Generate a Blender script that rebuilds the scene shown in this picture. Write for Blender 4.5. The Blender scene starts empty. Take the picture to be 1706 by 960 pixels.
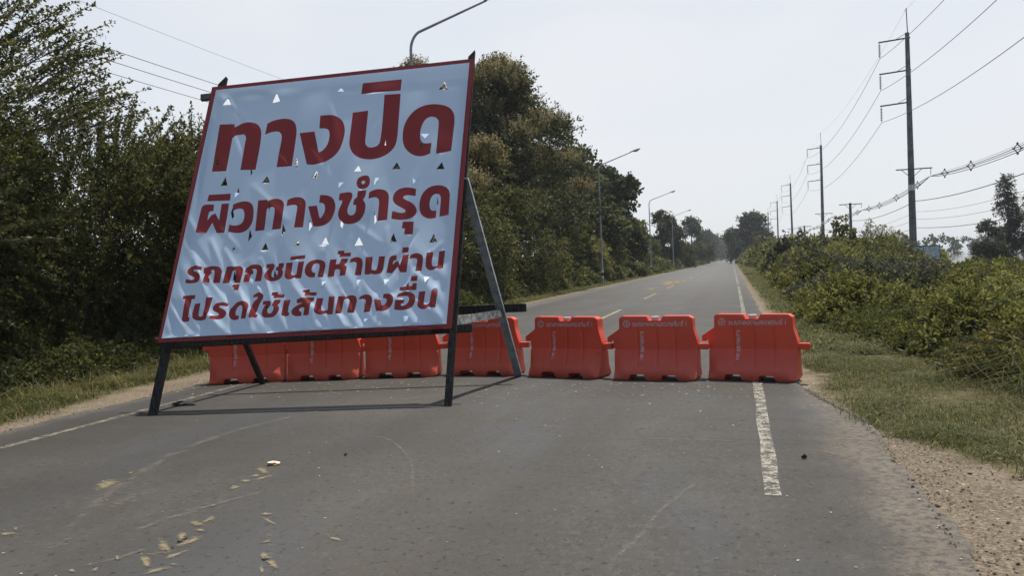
import bpy, bmesh, math, random
import numpy as np
from mathutils import Matrix, Vector
from mathutils.geometry import delaunay_2d_cdt

# ------------------------------------------------------------------ camera, sky, sun, exposure
SC = bpy.context.scene
COL = SC.collection
FPX, CX, CY, CAMH = 1340.0, 853.0, 480.0, 1.5          # photograph is 1706 x 960
EYE = np.array([0.0, 0.0, CAMH])
SUN_EL, SUN_AZ = math.radians(71.4), math.radians(19.0)  # azimuth from the road (+Y) towards +X
EXPOSURE = 0.36

def camera_axes():
    roll = math.radians(2.0)
    fwd = np.array([1220 - CX, -(431 - CY), -FPX]); fwd /= np.linalg.norm(fwd)
    a = np.array([-math.sin(roll), math.cos(roll), 0.0])
    up = a - fwd * (fwd @ a); up /= np.linalg.norm(up)
    return np.array([np.cross(fwd, up), fwd, up])       # world = R @ camera
R = camera_axes()
def ray(px, py): return R @ np.array([px - CX, -(py - CY), -FPX])
def g(px, py, z=0.0):
    d = ray(px, py); return EYE + d * ((z - CAMH) / d[2])
cd = bpy.data.cameras.new('camera'); cam = bpy.data.objects.new('camera', cd); COL.objects.link(cam)
cd.sensor_width = 36.0; cd.lens = FPX / 1706 * 36; cd.clip_start = 0.05; cd.clip_end = 9000
cam.matrix_world = Matrix(np.vstack([np.hstack([R, EYE[:, None]]), [0, 0, 0, 1]]).tolist())
SC.camera = cam

W = bpy.data.worlds.new('World'); SC.world = W; W.use_nodes = True
nt = W.node_tree; nt.nodes.clear()
def N(t, **kw):
    n = nt.nodes.new(t)
    for k, v in kw.items(): setattr(n, k, v)
    return n
out = N('ShaderNodeOutputWorld'); bg = N('ShaderNodeBackground'); bg.inputs[1].default_value = 0.10
sky = N('ShaderNodeTexSky', sky_type='NISHITA', sun_disc=False)
sky.sun_elevation = SUN_EL; sky.sun_rotation = SUN_AZ
sky.air_density = 1.2; sky.dust_density = 1.0; sky.ozone_density = 2.0; sky.altitude = 150
tc = N('ShaderNodeTexCoord')
# a thin bright veil of cloud, thick on the sun's side of the sky, thinning to blue behind
dotn = N('ShaderNodeVectorMath', operation='DOT_PRODUCT'); dotn.inputs[1].default_value = (math.sin(SUN_AZ - 0.1), math.cos(SUN_AZ - 0.1), 0.30)
mr = N('ShaderNodeMapRange', interpolation_type='SMOOTHSTEP'); mr.inputs[1].default_value = -0.15; mr.inputs[2].default_value = 0.85
mr.inputs[3].default_value = 0.05; mr.inputs[4].default_value = 0.96
noi = N('ShaderNodeTexNoise'); noi.inputs['Scale'].default_value = 1.9; noi.inputs['Detail'].default_value = 5
mp = N('ShaderNodeMapping'); mp.inputs['Scale'].default_value = (1, 1, 3)
nm = N('ShaderNodeMapRange'); nm.inputs[1].default_value = 0.3; nm.inputs[2].default_value = 0.7; nm.inputs[3].default_value = 0.82; nm.inputs[4].default_value = 1.08
mul = N('ShaderNodeMath', operation='MULTIPLY', use_clamp=True)
mix = N('ShaderNodeMix', data_type='RGBA'); mix.inputs[7].default_value = (6.5, 6.68, 7.0, 1)
L = nt.links.new
L(tc.outputs['Generated'], dotn.inputs[0]); L(dotn.outputs['Value'], mr.inputs[0])
L(tc.outputs['Generated'], mp.inputs[0]); L(mp.outputs[0], noi.inputs['Vector']); L(noi.outputs[0], nm.inputs[0])
L(mr.outputs[0], mul.inputs[0]); L(nm.outputs[0], mul.inputs[1]); L(mul.outputs[0], mix.inputs[0])
L(sky.outputs[0], mix.inputs[6]); L(mix.outputs[2], bg.inputs[0]); L(bg.outputs[0], out.inputs[0])

sd = bpy.data.lights.new('sun', 'SUN'); sd.energy = 4.0; sd.angle = math.radians(0.6); sd.color = (1.0, 0.95, 0.86)
sun = bpy.data.objects.new('sun', sd); COL.objects.link(sun)
SUN = Vector((math.sin(SUN_AZ) * math.cos(SUN_EL), math.cos(SUN_AZ) * math.cos(SUN_EL), math.sin(SUN_EL)))
sun.rotation_euler = SUN.to_track_quat('Z', 'Y').to_euler()
vs = SC.view_settings
SC.display_settings.display_device = 'sRGB'
vs.view_transform = 'Standard'; vs.look = 'None'; vs.exposure = EXPOSURE; vs.gamma = 1; vs.use_curve_mapping = False
cy = SC.cycles
cy.max_bounces = 6; cy.diffuse_bounces = 3; cy.glossy_bounces = 2; cy.transmission_bounces = 3; cy.transparent_max_bounces = 6; cy.volume_bounces = 0
cy.use_denoising = True; cy.caustics_reflective = False; cy.caustics_refractive = False

# ------------------------------------------------------------------ helpers
def tag(o, label=None, cat=None, group=None, kind=None):
    if label: o['label'] = label
    if cat: o['category'] = cat
    if group: o['group'] = group
    if kind: o['kind'] = kind
    return o
def empty(name, loc=(0, 0, 0), rz=0.0):
    o = bpy.data.objects.new(name, None); COL.objects.link(o)
    o.location = [float(c) for c in loc]; o.rotation_euler = (0, 0, rz); o.empty_display_size = 0.2
    return o
def link(name, me, mats, parent=None):
    o = bpy.data.objects.new(name, me); COL.objects.link(o)
    for m in (mats if isinstance(mats, (list, tuple)) else [mats]):
        if me.materials.find(m.name) < 0: me.materials.append(m)
    if parent: o.parent = parent
    return o
def copy_tree(o, parent=None):
    c = o.copy(); COL.objects.link(c)
    if parent: c.parent = parent
    for ch in list(o.children): copy_tree(ch, c)
    return c
def np_mesh(name, V, F, attr=None, smooth=False):
    V = np.asarray(V, dtype=np.float32); F = np.asarray(F, dtype=np.int32)
    me = bpy.data.meshes.new(name); k = F.shape[1]
    me.vertices.add(len(V)); me.vertices.foreach_set('co', V.ravel())
    me.loops.add(F.size); me.loops.foreach_set('vertex_index', F.ravel())
    me.polygons.add(len(F)); me.polygons.foreach_set('loop_start', np.arange(0, F.size, k, dtype=np.int32))
    if smooth: me.polygons.foreach_set('use_smooth', np.ones(len(F), dtype=bool))
    for n, a in (attr or {}).items():
        at = me.attributes.new(n, 'FLOAT', 'POINT'); at.data.foreach_set('value', np.asarray(a, dtype=np.float32))
    me.update(calc_edges=True); me.validate()
    return me
class MB:
    """collects boxes, bars, tubes and polygons into ONE mesh"""
    def __init__(s): s.v = []; s.f = []
    def add(s, v, f):
        b = len(s.v); s.v += [tuple(map(float, p)) for p in v]; s.f += [tuple(i + b for i in q) for q in f]; return s
    def box(s, a, b):
        (x0, y0, z0), (x1, y1, z1) = a, b
        return s.add([(x0,y0,z0),(x1,y0,z0),(x1,y1,z0),(x0,y1,z0),(x0,y0,z1),(x1,y0,z1),(x1,y1,z1),(x0,y1,z1)],
                     [(3,2,1,0),(4,5,6,7),(0,1,5,4),(1,2,6,5),(2,3,7,6),(3,0,4,7)])
    def bar(s, p, q, w, h, hint=(0, 0, 1), cut=0.0):
        p = np.array(p, float); q = np.array(q, float); d = q - p; d /= np.linalg.norm(d)
        a = np.cross(d, np.array(hint, float)); a /= np.linalg.norm(a); b = np.cross(a, d)
        v = []
        for e, sg in ((p, 0), (q, 1)):
            for i, j in ((-1,-1),(1,-1),(1,1),(-1,1)):
                v.append(e + a*i*w/2 + b*j*h/2 + (d * cut * i if sg else 0))
        return s.add(v, [(3,2,1,0),(4,5,6,7),(0,1,5,4),(1,2,6,5),(2,3,7,6),(3,0,4,7)])
    def tube(s, pts, rad, n=10, cap=True):
        pts = [np.array(p, float) for p in pts]; rad = rad if hasattr(rad, '__len__') else [rad]*len(pts)
        v = []; up = np.array([0.0, 0.0, 1.0])
        for i, p in enumerate(pts):
            d = pts[min(i+1, len(pts)-1)] - pts[max(i-1, 0)]; d = d/(np.linalg.norm(d)+1e-9)
            ref = up if abs(d[2]) < 0.95 else np.array([1.0, 0, 0])
            a = np.cross(d, ref); a /= np.linalg.norm(a); b = np.cross(d, a)
            if i and (a @ pa) < 0: a, b = -a, -b
            pa = a
            for k in range(n):
                t = 2*math.pi*k/n; v.append(p + (a*math.cos(t) + b*math.sin(t))*rad[i])
        f = []
        for i in range(len(pts)-1):
            for k in range(n):
                f.append((i*n+k, i*n+(k+1)%n, (i+1)*n+(k+1)%n, (i+1)*n+k))
        if cap: f.append(tuple(range(n))[::-1]); f.append(tuple((len(pts)-1)*n+k for k in range(n)))
        return s.add(v, f)
    def build(s, name, mat, parent=None, smooth=False, bevel=0.0):
        me = bpy.data.meshes.new(name); me.from_pydata(s.v, [], s.f); me.update()
        bm = bmesh.new(); bm.from_mesh(me)
        bmesh.ops.recalc_face_normals(bm, faces=bm.faces)
        if bevel: bmesh.ops.bevel(bm, geom=list(bm.edges), offset=bevel, segments=2, affect='EDGES', clamp_overlap=True)
        if smooth:
            for f in bm.faces: f.smooth = True
            for e in bm.edges:
                if len(e.link_faces) == 2 and e.calc_face_angle(0) > 0.7: e.smooth = False
        bm.to_mesh(me); bm.free()
        return link(name, me, mat, parent)

# ------------------------------------------------------------------ materials
class Mat:
    def __init__(s, name, rough=0.8, spec=0.3):
        s.m = bpy.data.materials.new(name); s.m.use_nodes = True; s.t = s.m.node_tree; s.t.nodes.clear()
        s.out = s.n('ShaderNodeOutputMaterial'); s.p = s.n('ShaderNodeBsdfPrincipled')
        s.p.inputs['Roughness'].default_value = rough; s.p.inputs['Specular IOR Level'].default_value = spec
        s.l(s.p.outputs[0], s.out.inputs[0])
    def n(s, t, **kw):
        n = s.t.nodes.new(t)
        for k, v in kw.items(): setattr(n, k, v)
        return n
    def l(s, a, b): s.t.links.new(a, b)
    def put(s, sock, v):
        if hasattr(v, 'links'): s.l(v, sock)
        elif isinstance(v, (tuple, list)) and len(v) == 3 and sock.type == 'RGBA': sock.default_value = (*v, 1)
        else: sock.default_value = v
    def math(s, op, a, b=0.0, clamp=False):
        n = s.n('ShaderNodeMath', operation=op, use_clamp=clamp); s.put(n.inputs[0], a); s.put(n.inputs[1], b); return n.outputs[0]
    def pos(s):
        return s.n('ShaderNodeNewGeometry').outputs['Position']
    def obj(s):
        return s.n('ShaderNodeTexCoord').outputs['Object']
    def noise(s, vec, scale, detail=3, rough=0.55, dist=0.0):
        n = s.n('ShaderNodeTexNoise'); s.put(n.inputs['Vector'], vec); n.inputs['Scale'].default_value = scale
        n.inputs['Detail'].default_value = detail; n.inputs['Roughness'].default_value = rough; n.inputs['Distortion'].default_value = dist
        return n.outputs[0]
    def scale(s, vec, sc, rz=0.0):
        n = s.n('ShaderNodeMapping'); s.put(n.inputs[0], vec); n.inputs['Scale'].default_value = sc; n.inputs['Rotation'].default_value = (0, 0, rz); return n.outputs[0]
    def ramp(s, v, a, b, lo=0.0, hi=1.0, smooth=True):
        n = s.n('ShaderNodeMapRange', interpolation_type='SMOOTHSTEP' if smooth else 'LINEAR'); s.put(n.inputs[0], v)
        for i, x in zip((1, 2, 3, 4), (a, b, lo, hi)): s.put(n.inputs[i], x)
        return n.outputs[0]
    def mix(s, f, a, b):
        n = s.n('ShaderNodeMix', data_type='RGBA'); s.put(n.inputs[0], f); s.put(n.inputs[6], a); s.put(n.inputs[7], b); return n.outputs[2]
    def xyz(s, v):
        n = s.n('ShaderNodeSeparateXYZ'); s.put(n.inputs[0], v); return n.outputs
    def color(s, c): s.put(s.p.inputs['Base Color'], c)
    def rough(s, c): s.put(s.p.inputs['Roughness'], c)
    def bump(s, h, strength=0.3, dist=0.01):
        n = s.n('ShaderNodeBump'); n.inputs['Strength'].default_value = strength; n.inputs['Distance'].default_value = dist
        s.put(n.inputs['Height'], h); s.l(n.outputs[0], s.p.inputs['Normal'])
    def alpha(s, a):
        tr = s.n('ShaderNodeBsdfTransparent'); mx = s.n('ShaderNodeMixShader')
        s.put(mx.inputs[0], a); s.l(tr.outputs[0], mx.inputs[1]); s.l(s.p.outputs[0], mx.inputs[2]); s.l(mx.outputs[0], s.out.inputs[0])
    def translucent(s, c, f):
        tr = s.n('ShaderNodeBsdfTranslucent'); s.put(tr.inputs[0], c); mx = s.n('ShaderNodeMixShader'); s.put(mx.inputs[0], f)
        s.l(s.p.outputs[0], mx.inputs[1]); s.l(tr.outputs[0], mx.inputs[2]); s.l(mx.outputs[0], s.out.inputs[0])

def mottled(name, c1, c2, scale=6, rough=0.8, spec=0.3, metal=0.0, bump=0.0, stretch=(1, 1, 1)):
    m = Mat(name, rough, spec); v = m.scale(m.obj(), stretch)
    n1 = m.ramp(m.noise(v, scale, 5, 0.65), 0.35, 0.65); m.color(m.mix(n1, c1, c2)); m.p.inputs['Metallic'].default_value = metal
    if bump: m.bump(m.noise(v, scale*4, 4), bump, 0.01)
    return m.m
def leaf_mat(name, dark, mid, light, tf=0.35, rough=0.55):
    m = Mat(name, rough, 0.25)
    a = m.n('ShaderNodeAttribute', attribute_name='tint').outputs['Fac']
    c = m.mix(m.ramp(a, 0.0, 0.5, smooth=False), dark, mid); c = m.mix(m.ramp(a, 0.5, 1.0, smooth=False), c, light)
    m.color(c)
    hs = m.n('ShaderNodeHueSaturation'); hs.inputs['Saturation'].default_value = 1.1; hs.inputs['Value'].default_value = 1.5; m.l(c, hs.inputs['Color'])
    m.translucent(hs.outputs[0], tf)
    return m.m
M = {}
M['wood_dark'] = mottled('weathered_dark_wood', (0.016, 0.015, 0.014), (0.05, 0.045, 0.04), 5, 0.85, 0.2, bump=0.4, stretch=(8, 8, 1))
M['wood_grey'] = mottled('weathered_grey_wood', (0.055, 0.052, 0.046), (0.13, 0.12, 0.105), 6, 0.85, 0.2, bump=0.4, stretch=(6, 6, 1))
M['wood_white'] = mottled('flaking_white_paint', (0.16, 0.15, 0.13), (0.55, 0.54, 0.50), 14, 0.8, 0.2)
M['galv'] = mottled('galvanised_steel', (0.24, 0.27, 0.28), (0.42, 0.46, 0.47), 9, 0.45, 0.5, metal=0.3)
M['galv_dull'] = mottled('dull_galvanised_steel', (0.24, 0.245, 0.25), (0.36, 0.365, 0.37), 4, 0.6, 0.4)
M['concrete'] = mottled('grey_concrete', (0.10, 0.098, 0.095), (0.20, 0.195, 0.19), 1.6, 0.9, 0.2, bump=0.2)
M['steel_dark'] = mottled('dark_steel', (0.05, 0.052, 0.055), (0.10, 0.10, 0.105), 6, 0.6, 0.4)
M['porcelain'] = mottled('brown_porcelain', (0.03, 0.028, 0.03), (0.055, 0.05, 0.05), 8, 0.3, 0.5)
M['wire'] = mottled('cable_black', (0.035, 0.036, 0.04), (0.06, 0.06, 0.065), 3, 0.6, 0.3)
M['wire_grey'] = mottled('bare_aluminium_cable', (0.16, 0.165, 0.17), (0.24, 0.245, 0.25), 3, 0.5, 0.4)
M['white_paint'] = mottled('white_paint', (0.45, 0.44, 0.42), (0.72, 0.71, 0.68), 9, 0.7, 0.3)
M['black_paint'] = mottled('black_paint', (0.015, 0.015, 0.016), (0.03, 0.03, 0.03), 9, 0.7, 0.3)
M['bark'] = mottled('grey_brown_bark', (0.045, 0.038, 0.03), (0.12, 0.10, 0.08), 5, 0.95, 0.1, bump=0.5, stretch=(3, 3, 1))
M['bark_pale'] = mottled('pale_bark', (0.14, 0.13, 0.115), (0.28, 0.26, 0.23), 5, 0.95, 0.1, stretch=(3, 3, 1))
M['leaf_olive'] = leaf_mat('olive_leaf', (0.030, 0.033, 0.011), (0.075, 0.074, 0.022), (0.170, 0.145, 0.045), 0.45)
M['leaf_dark'] = leaf_mat('dark_leaf', (0.024, 0.031, 0.013), (0.056, 0.063, 0.024), (0.130, 0.126, 0.048), 0.40)
M['leaf_mid'] = leaf_mat('mid_green_leaf', (0.032, 0.039, 0.014), (0.078, 0.082, 0.028), (0.175, 0.160, 0.056), 0.45)
M['leaf_yellow'] = leaf_mat('yellow_green_leaf', (0.046, 0.051, 0.015), (0.118, 0.120, 0.035), (0.25, 0.228, 0.078), 0.46)
M['leaf_grey'] = leaf_mat('grey_green_leaf', (0.030, 0.034, 0.022), (0.075, 0.078, 0.045), (0.16, 0.155, 0.085), 0.36)
M['blossom'] = leaf_mat('beige_blossom', (0.12, 0.100, 0.050), (0.22, 0.180, 0.095), (0.36, 0.30, 0.17), 0.45)
M['grass'] = leaf_mat('grass_blades', (0.050, 0.062, 0.018), (0.105, 0.112, 0.034), (0.25, 0.205, 0.105), 0.40)
M['dead_leaf'] = leaf_mat('dry_leaf', (0.06, 0.04, 0.022), (0.22, 0.17, 0.11), (0.52, 0.47, 0.36), 0.1)
# ------------------------------------------------------------------ the setting: ground, water, road, markings
rng = np.random.default_rng(7)
def smoothstep(a, b, x):
    t = np.clip((x - a) / (b - a), 0, 1); return t*t*(3 - 2*t)
def road_left(y):  return np.interp(y, [-40, 5.5, 9.6, 30, 2000], [-7.9, -7.45, -7.5, -8.1, -8.05])
def road_right(y): return np.interp(y, [-40, 2, 4, 6.2, 7.8, 8.9, 9.9, 20, 2000], [1.25, 1.08, 1.06, 1.11, 1.1, 0.86, 0.72, 0.68, 0.68])
def ground_z(x, y):
    base = -0.03 + 0.05*smoothstep(9.2, 11.5, -x) - 0.0*x
    base = base - 1.9*smoothstep(11, 24, x) - 1.9*smoothstep(16, 30, -x)
    return base + 0.03*np.sin(x*1.7 + y*0.6)*smoothstep(1.6, 3.0, np.abs(x + 3.4) - 4.6)

xs = np.unique(np.concatenate([np.linspace(-4000, -60, 18), np.linspace(-60, -16, 16), np.linspace(-16, 12, 85), np.linspace(12, 60, 16), np.linspace(60, 4000, 18)]))
ys = np.unique(np.concatenate([np.linspace(-300, -20, 8), np.linspace(-20, 30, 80), np.linspace(30, 120, 40), np.linspace(120, 6000, 30)]))
X, Y = np.meshgrid(xs, ys); Z = ground_z(X, Y)
idx = np.arange(X.size).reshape(X.shape)
F = np.stack([idx[:-1, :-1], idx[:-1, 1:], idx[1:, 1:], idx[1:, :-1]], -1).reshape(-1, 4)
m = Mat('verge_ground', 0.95, 0.1); p = m.pos(); c = m.xyz(p)
n_big = m.noise(p, 0.55, 4); n_mid = m.noise(p, 3.0, 5, 0.65); n_fine = m.noise(p, 45, 4, 0.7); n_str = m.noise(m.scale(p, (1, 1, 1)), 16, 5, 0.7)
wob = m.math('MULTIPLY', m.math('SUBTRACT', n_mid, 0.5), 1.5)
# bare dirt between asphalt and grass: right strip widens in front of the barriers, left strip half a metre to a metre and a half
near = m.math('MULTIPLY', m.math('MAXIMUM', m.math('SUBTRACT', 7.9, c[1]), 0.0), 0.46)
redge = m.math('ADD', m.math('ADD', 0.90, near), m.math('MULTIPLY', wob, 0.6))
dr = m.ramp(m.math('SUBTRACT', c[0], redge), -0.12, 0.25)
ledge = m.math('ADD', m.ramp(c[1], 6.0, 11.0, -7.85, -8.5, False), wob)
dl = m.ramp(m.math('SUBTRACT', ledge, c[0]), -0.15, 0.3)
grass_mask = m.math('ADD', dr, dl, True)
dirt = m.mix(m.ramp(n_big, 0.35, 0.65), (0.120, 0.092, 0.064), (0.18, 0.140, 0.100))
dirt = m.mix(m.ramp(n_fine, 0.42, 0.70), dirt, (0.28, 0.235, 0.175))
dirt = m.mix(m.ramp(n_str, 0.56, 0.70), dirt, (0.07, 0.062, 0.052))
soil = m.mix(m.ramp(n_mid, 0.35, 0.65), (0.055, 0.052, 0.022), (0.125, 0.105, 0.058))
soil = m.mix(m.ramp(n_fine, 0.45, 0.75), soil, (0.17, 0.145, 0.085))
m.color(m.mix(grass_mask, dirt, soil)); m.bump(m.math('ADD', n_fine, n_str), 0.7, 0.02)
ground = link('ground', np_mesh('ground', np.stack([X, Y, Z], -1).reshape(-1, 3), F, smooth=True), m.m); tag(ground, kind='structure')

m = Mat('flood_water', 0.12, 0.5); m.color((0.10, 0.095, 0.075)); m.bump(m.noise(m.scale(m.pos(), (1, 1, 1)), 1.2, 3), 0.12, 0.05)
for side, (x0, x1) in (('right', (13, 4000)), ('left', (-4000, -17))):
    w = MB(); w.add([(x0, -300, -0.95), (x1, -300, -0.95), (x1, 6000, -0.95), (x0, 6000, -0.95)], [(0, 1, 2, 3)])
    tag(w.build('flood_water', m.m), kind='structure')

# road
yy = np.unique(np.concatenate([np.linspace(-40, 0, 21), np.linspace(0, 30, 241), np.linspace(30, 80, 60), np.linspace(80, 400, 40), np.linspace(400, 1800, 12)]))
def wobble(y, s): return 0.03*np.sin(y*2.1 + s) + 0.022*np.sin(y*5.3 + 2*s) + 0.014*np.sin(y*13.1 + 3*s) + 0.010*np.sin(y*29 + s)
xl = road_left(yy) + wobble(yy, 1.0); xr = road_right(yy) + wobble(yy, 4.0)
rows = np.stack([np.stack([xl - .03, yy, -0.06 + 0*yy], -1), np.stack([xl, yy, 0*yy], -1), np.stack([(xl + xr)/2, yy, 0*yy], -1), np.stack([xr, yy, 0*yy], -1), np.stack([xr + .03, yy, -0.06 + 0*yy], -1)], 1)
k = rows.shape[1]; idx = np.arange(rows.shape[0]*k).reshape(-1, k)
F = np.stack([idx[:-1, :-1], idx[:-1, 1:], idx[1:, 1:], idx[1:, :-1]], -1).reshape(-1, 4)
m = Mat('asphalt', 0.82, 0.35); p = m.pos(); c = m.xyz(p)
def stain(mm, vec):
    return mm.noise(vec, 0.5, 4)
agg = m.noise(p, 130, 3, 0.7); agg2 = m.noise(p, 38, 3, 0.7); spk = m.noise(m.scale(p, (1, .6, 1)), 21, 6, 0.85); tone = m.noise(m.scale(p, (.8, .5, 1), .5), .8, 3, .5); big = m.noise(m.scale(p, (0.55, 0.16, 1)), 1.0, 5, 0.6); med = m.noise(m.scale(p, (1, .6, 1)), 2.2, 5, 0.65)
col = m.mix(m.ramp(big, 0.35, 0.65), (0.043, 0.0385, 0.034), (0.067, 0.060, 0.052))
col = m.mix(m.math('MULTIPLY', m.ramp(med, 0.45, 0.75), 0.45), col, (0.095, 0.085, 0.071))
col = m.mix(m.math('MULTIPLY', m.ramp(agg, 0.50, 0.75), 0.55), col, (0.15, 0.142, 0.13))
col = m.mix(m.math('MULTIPLY', m.ramp(agg2, 0.57, 0.70), 0.6), col, (0.022, 0.021, 0.020))
col = m.mix(m.math('MULTIPLY', m.ramp(spk, 0.50, 0.62), 0.75), col, (0.098, 0.088, 0.075)); col = m.mix(m.math('MULTIPLY', m.math('MULTIPLY', m.ramp(tone, 0.36, 0.62), m.ramp(c[0], -6.0, 0.0, 1.0, 0.35)), 0.7), col, (0.048, 0.041, 0.034))
cool = m.noise(m.scale(p, (1.1, .35, 1), -.25), .9, 4, .6); col = m.mix(m.math('MULTIPLY', m.ramp(cool, 0.46, 0.66), 0.6), col, (0.066, 0.069, 0.071)); trk = m.math('ABSOLUTE', m.math('SINE', m.math('MULTIPLY', m.math('ADD', c[0], 0.4), 1.75))); col = m.mix(m.math('MULTIPLY', m.ramp(trk, 0.75, 1.0), 0.22), col, (0.034, 0.031, 0.028))
pit = m.noise(p, 17, 4, 0.75)
col = m.mix(m.math('MULTIPLY', m.ramp(pit, 0.575, 0.65), 0.8), col, (0.016, 0.015, 0.014))
# dust drifted in from the edges and dried mud near the left front
ed = m.math('MINIMUM', m.math('SUBTRACT', c[0], -7.6), m.math('SUBTRACT', 0.95, c[0]))
dust = m.math('MULTIPLY', m.ramp(m.math('SUBTRACT', ed, m.math('MULTIPLY', med, 0.7)), -0.35, 0.12, 1, 0), m.ramp(pit, 0.35, 0.6))
col = m.mix(m.math('MULTIPLY', dust, 0.6), col, (0.22, 0.18, 0.135))
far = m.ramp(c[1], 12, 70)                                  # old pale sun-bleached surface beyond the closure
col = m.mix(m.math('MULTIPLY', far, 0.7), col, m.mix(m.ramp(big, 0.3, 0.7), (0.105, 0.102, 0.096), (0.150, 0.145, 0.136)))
m.color(col); m.rough(m.ramp(big, 0.3, 0.7, 0.72, 0.9)); m.bump(m.math('ADD', agg, agg2), 0.55, 0.006)
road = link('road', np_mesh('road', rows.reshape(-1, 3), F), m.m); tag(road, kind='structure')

def strip(pts, width, z=0.004):
    """flat ribbon along ground points"""
    pts = np.array(pts)[:, :2]; d = np.gradient(pts, axis=0); d /= np.linalg.norm(d, axis=1)[:, None] + 1e-9
    nrm = np.stack([-d[:, 1], d[:, 0]], -1); w = (np.array(width) if hasattr(width, '__len__') else np.full(len(pts), width))[:, None]/2
    a, b = pts + nrm*w, pts - nrm*w; n = len(pts)
    V = [(*q, z) for q in a] + [(*q, z) for q in b]
    return V, [(i, i+1, n+i+1, n+i) for i in range(n-1)]
def worn(name, paint, lo, hi, scale=9.0, stretch=(1, 1, 1), base=None):
    mm = Mat(name, 0.8, 0.3); pp = mm.pos(); a = mm.noise(mm.scale(pp, stretch), scale, 6, 0.75); b = mm.noise(pp, 60, 3, 0.7)
    mm.color(mm.mix(mm.ramp(b, 0.35, 0.7), tuple(q*0.72 for q in paint), paint)); mm.alpha(mm.ramp(mm.math('ADD', a, mm.math('MULTIPLY', mm.math('SUBTRACT', b, .5), .5)), lo, hi)); return mm.m
white_worn = worn('worn_white_line_paint', (0.37, 0.34, 0.285), 0.38, 0.62, 9)
yellow_worn = worn('worn_yellow_line_paint', (0.50, 0.42, 0.22), 0.40, 0.58, 7)
mm = Mat('cream_mud_smear', 0.9, 0.2); pp = mm.pos(); mm.color(mm.mix(mm.ramp(mm.noise(pp, 30, 3), .35, .65), (0.20, 0.16, 0.10), (0.33, 0.27, 0.17))); e_ = mm.n('ShaderNodeAttribute', attribute_name='tint').outputs['Fac']
mm.alpha(mm.math('MULTIPLY', mm.ramp(mm.math('ADD', e_, mm.math('MULTIPLY', mm.math('SUBTRACT', mm.noise(mm.scale(pp, (1, 1.6, 1), .6), 16, 5, .75), .5), 1.5)), .22, .86), 0.72)); cream = mm.m
mm = Mat('dusty_scuff', 0.85, 0.2); pp = mm.pos(); mm.color((0.215, 0.19, 0.152)); e_ = mm.n('ShaderNodeAttribute', attribute_name='tint').outputs['Fac']
mm.alpha(mm.math('MULTIPLY', mm.math('MULTIPLY', mm.ramp(e_, 0, 1), mm.ramp(mm.noise(pp, 7, 5, .7), .34, .66)), mm.ramp(mm.noise(pp, 55, 3, .7), .3, .6, .15, .55))); dusty = mm.m
mb = MB()
def xline(x0, x1, y0, y1, w):
    n = max(2, int((y1 - y0)/0.25) if y1 < 60 else 40); t = np.linspace(0, 1, n); yv = y0 + (y1 - y0)*t
    mb.add(*strip(np.stack([x0 + (x1 - x0)*t + 0.004*np.sin(yv*3.1), yv, 0*yv], -1), 0.105 + 0.008*np.sin(yv*4.3) if w is None else w))
xline(0.20, 0.24, 5.25, 9.9, None); xline(0.24, 0.27, 9.9, 45, 0.11); xline(0.27, 0.27, 48, 900, 0.11)
mb.build('road_line_marking', white_worn)['kind'] = 'structure'
mb = MB(); xline(-6.63, -6.78, 1.0, 10.6, None)
mb.build('road_line_marking', worn('dusty_edge_line_paint', (0.27, 0.24, 0.185), 0.38, 0.66, 8))['kind'] = 'structure'
mb = MB()
for y0 in (20.5, 33, 45, 57, 69, 81, 93): xline(-3.52, -3.52, y0, y0 + 5.5, 0.10)
mb.build('road_line_marking', yellow_worn)['kind'] = 'structure'

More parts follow.
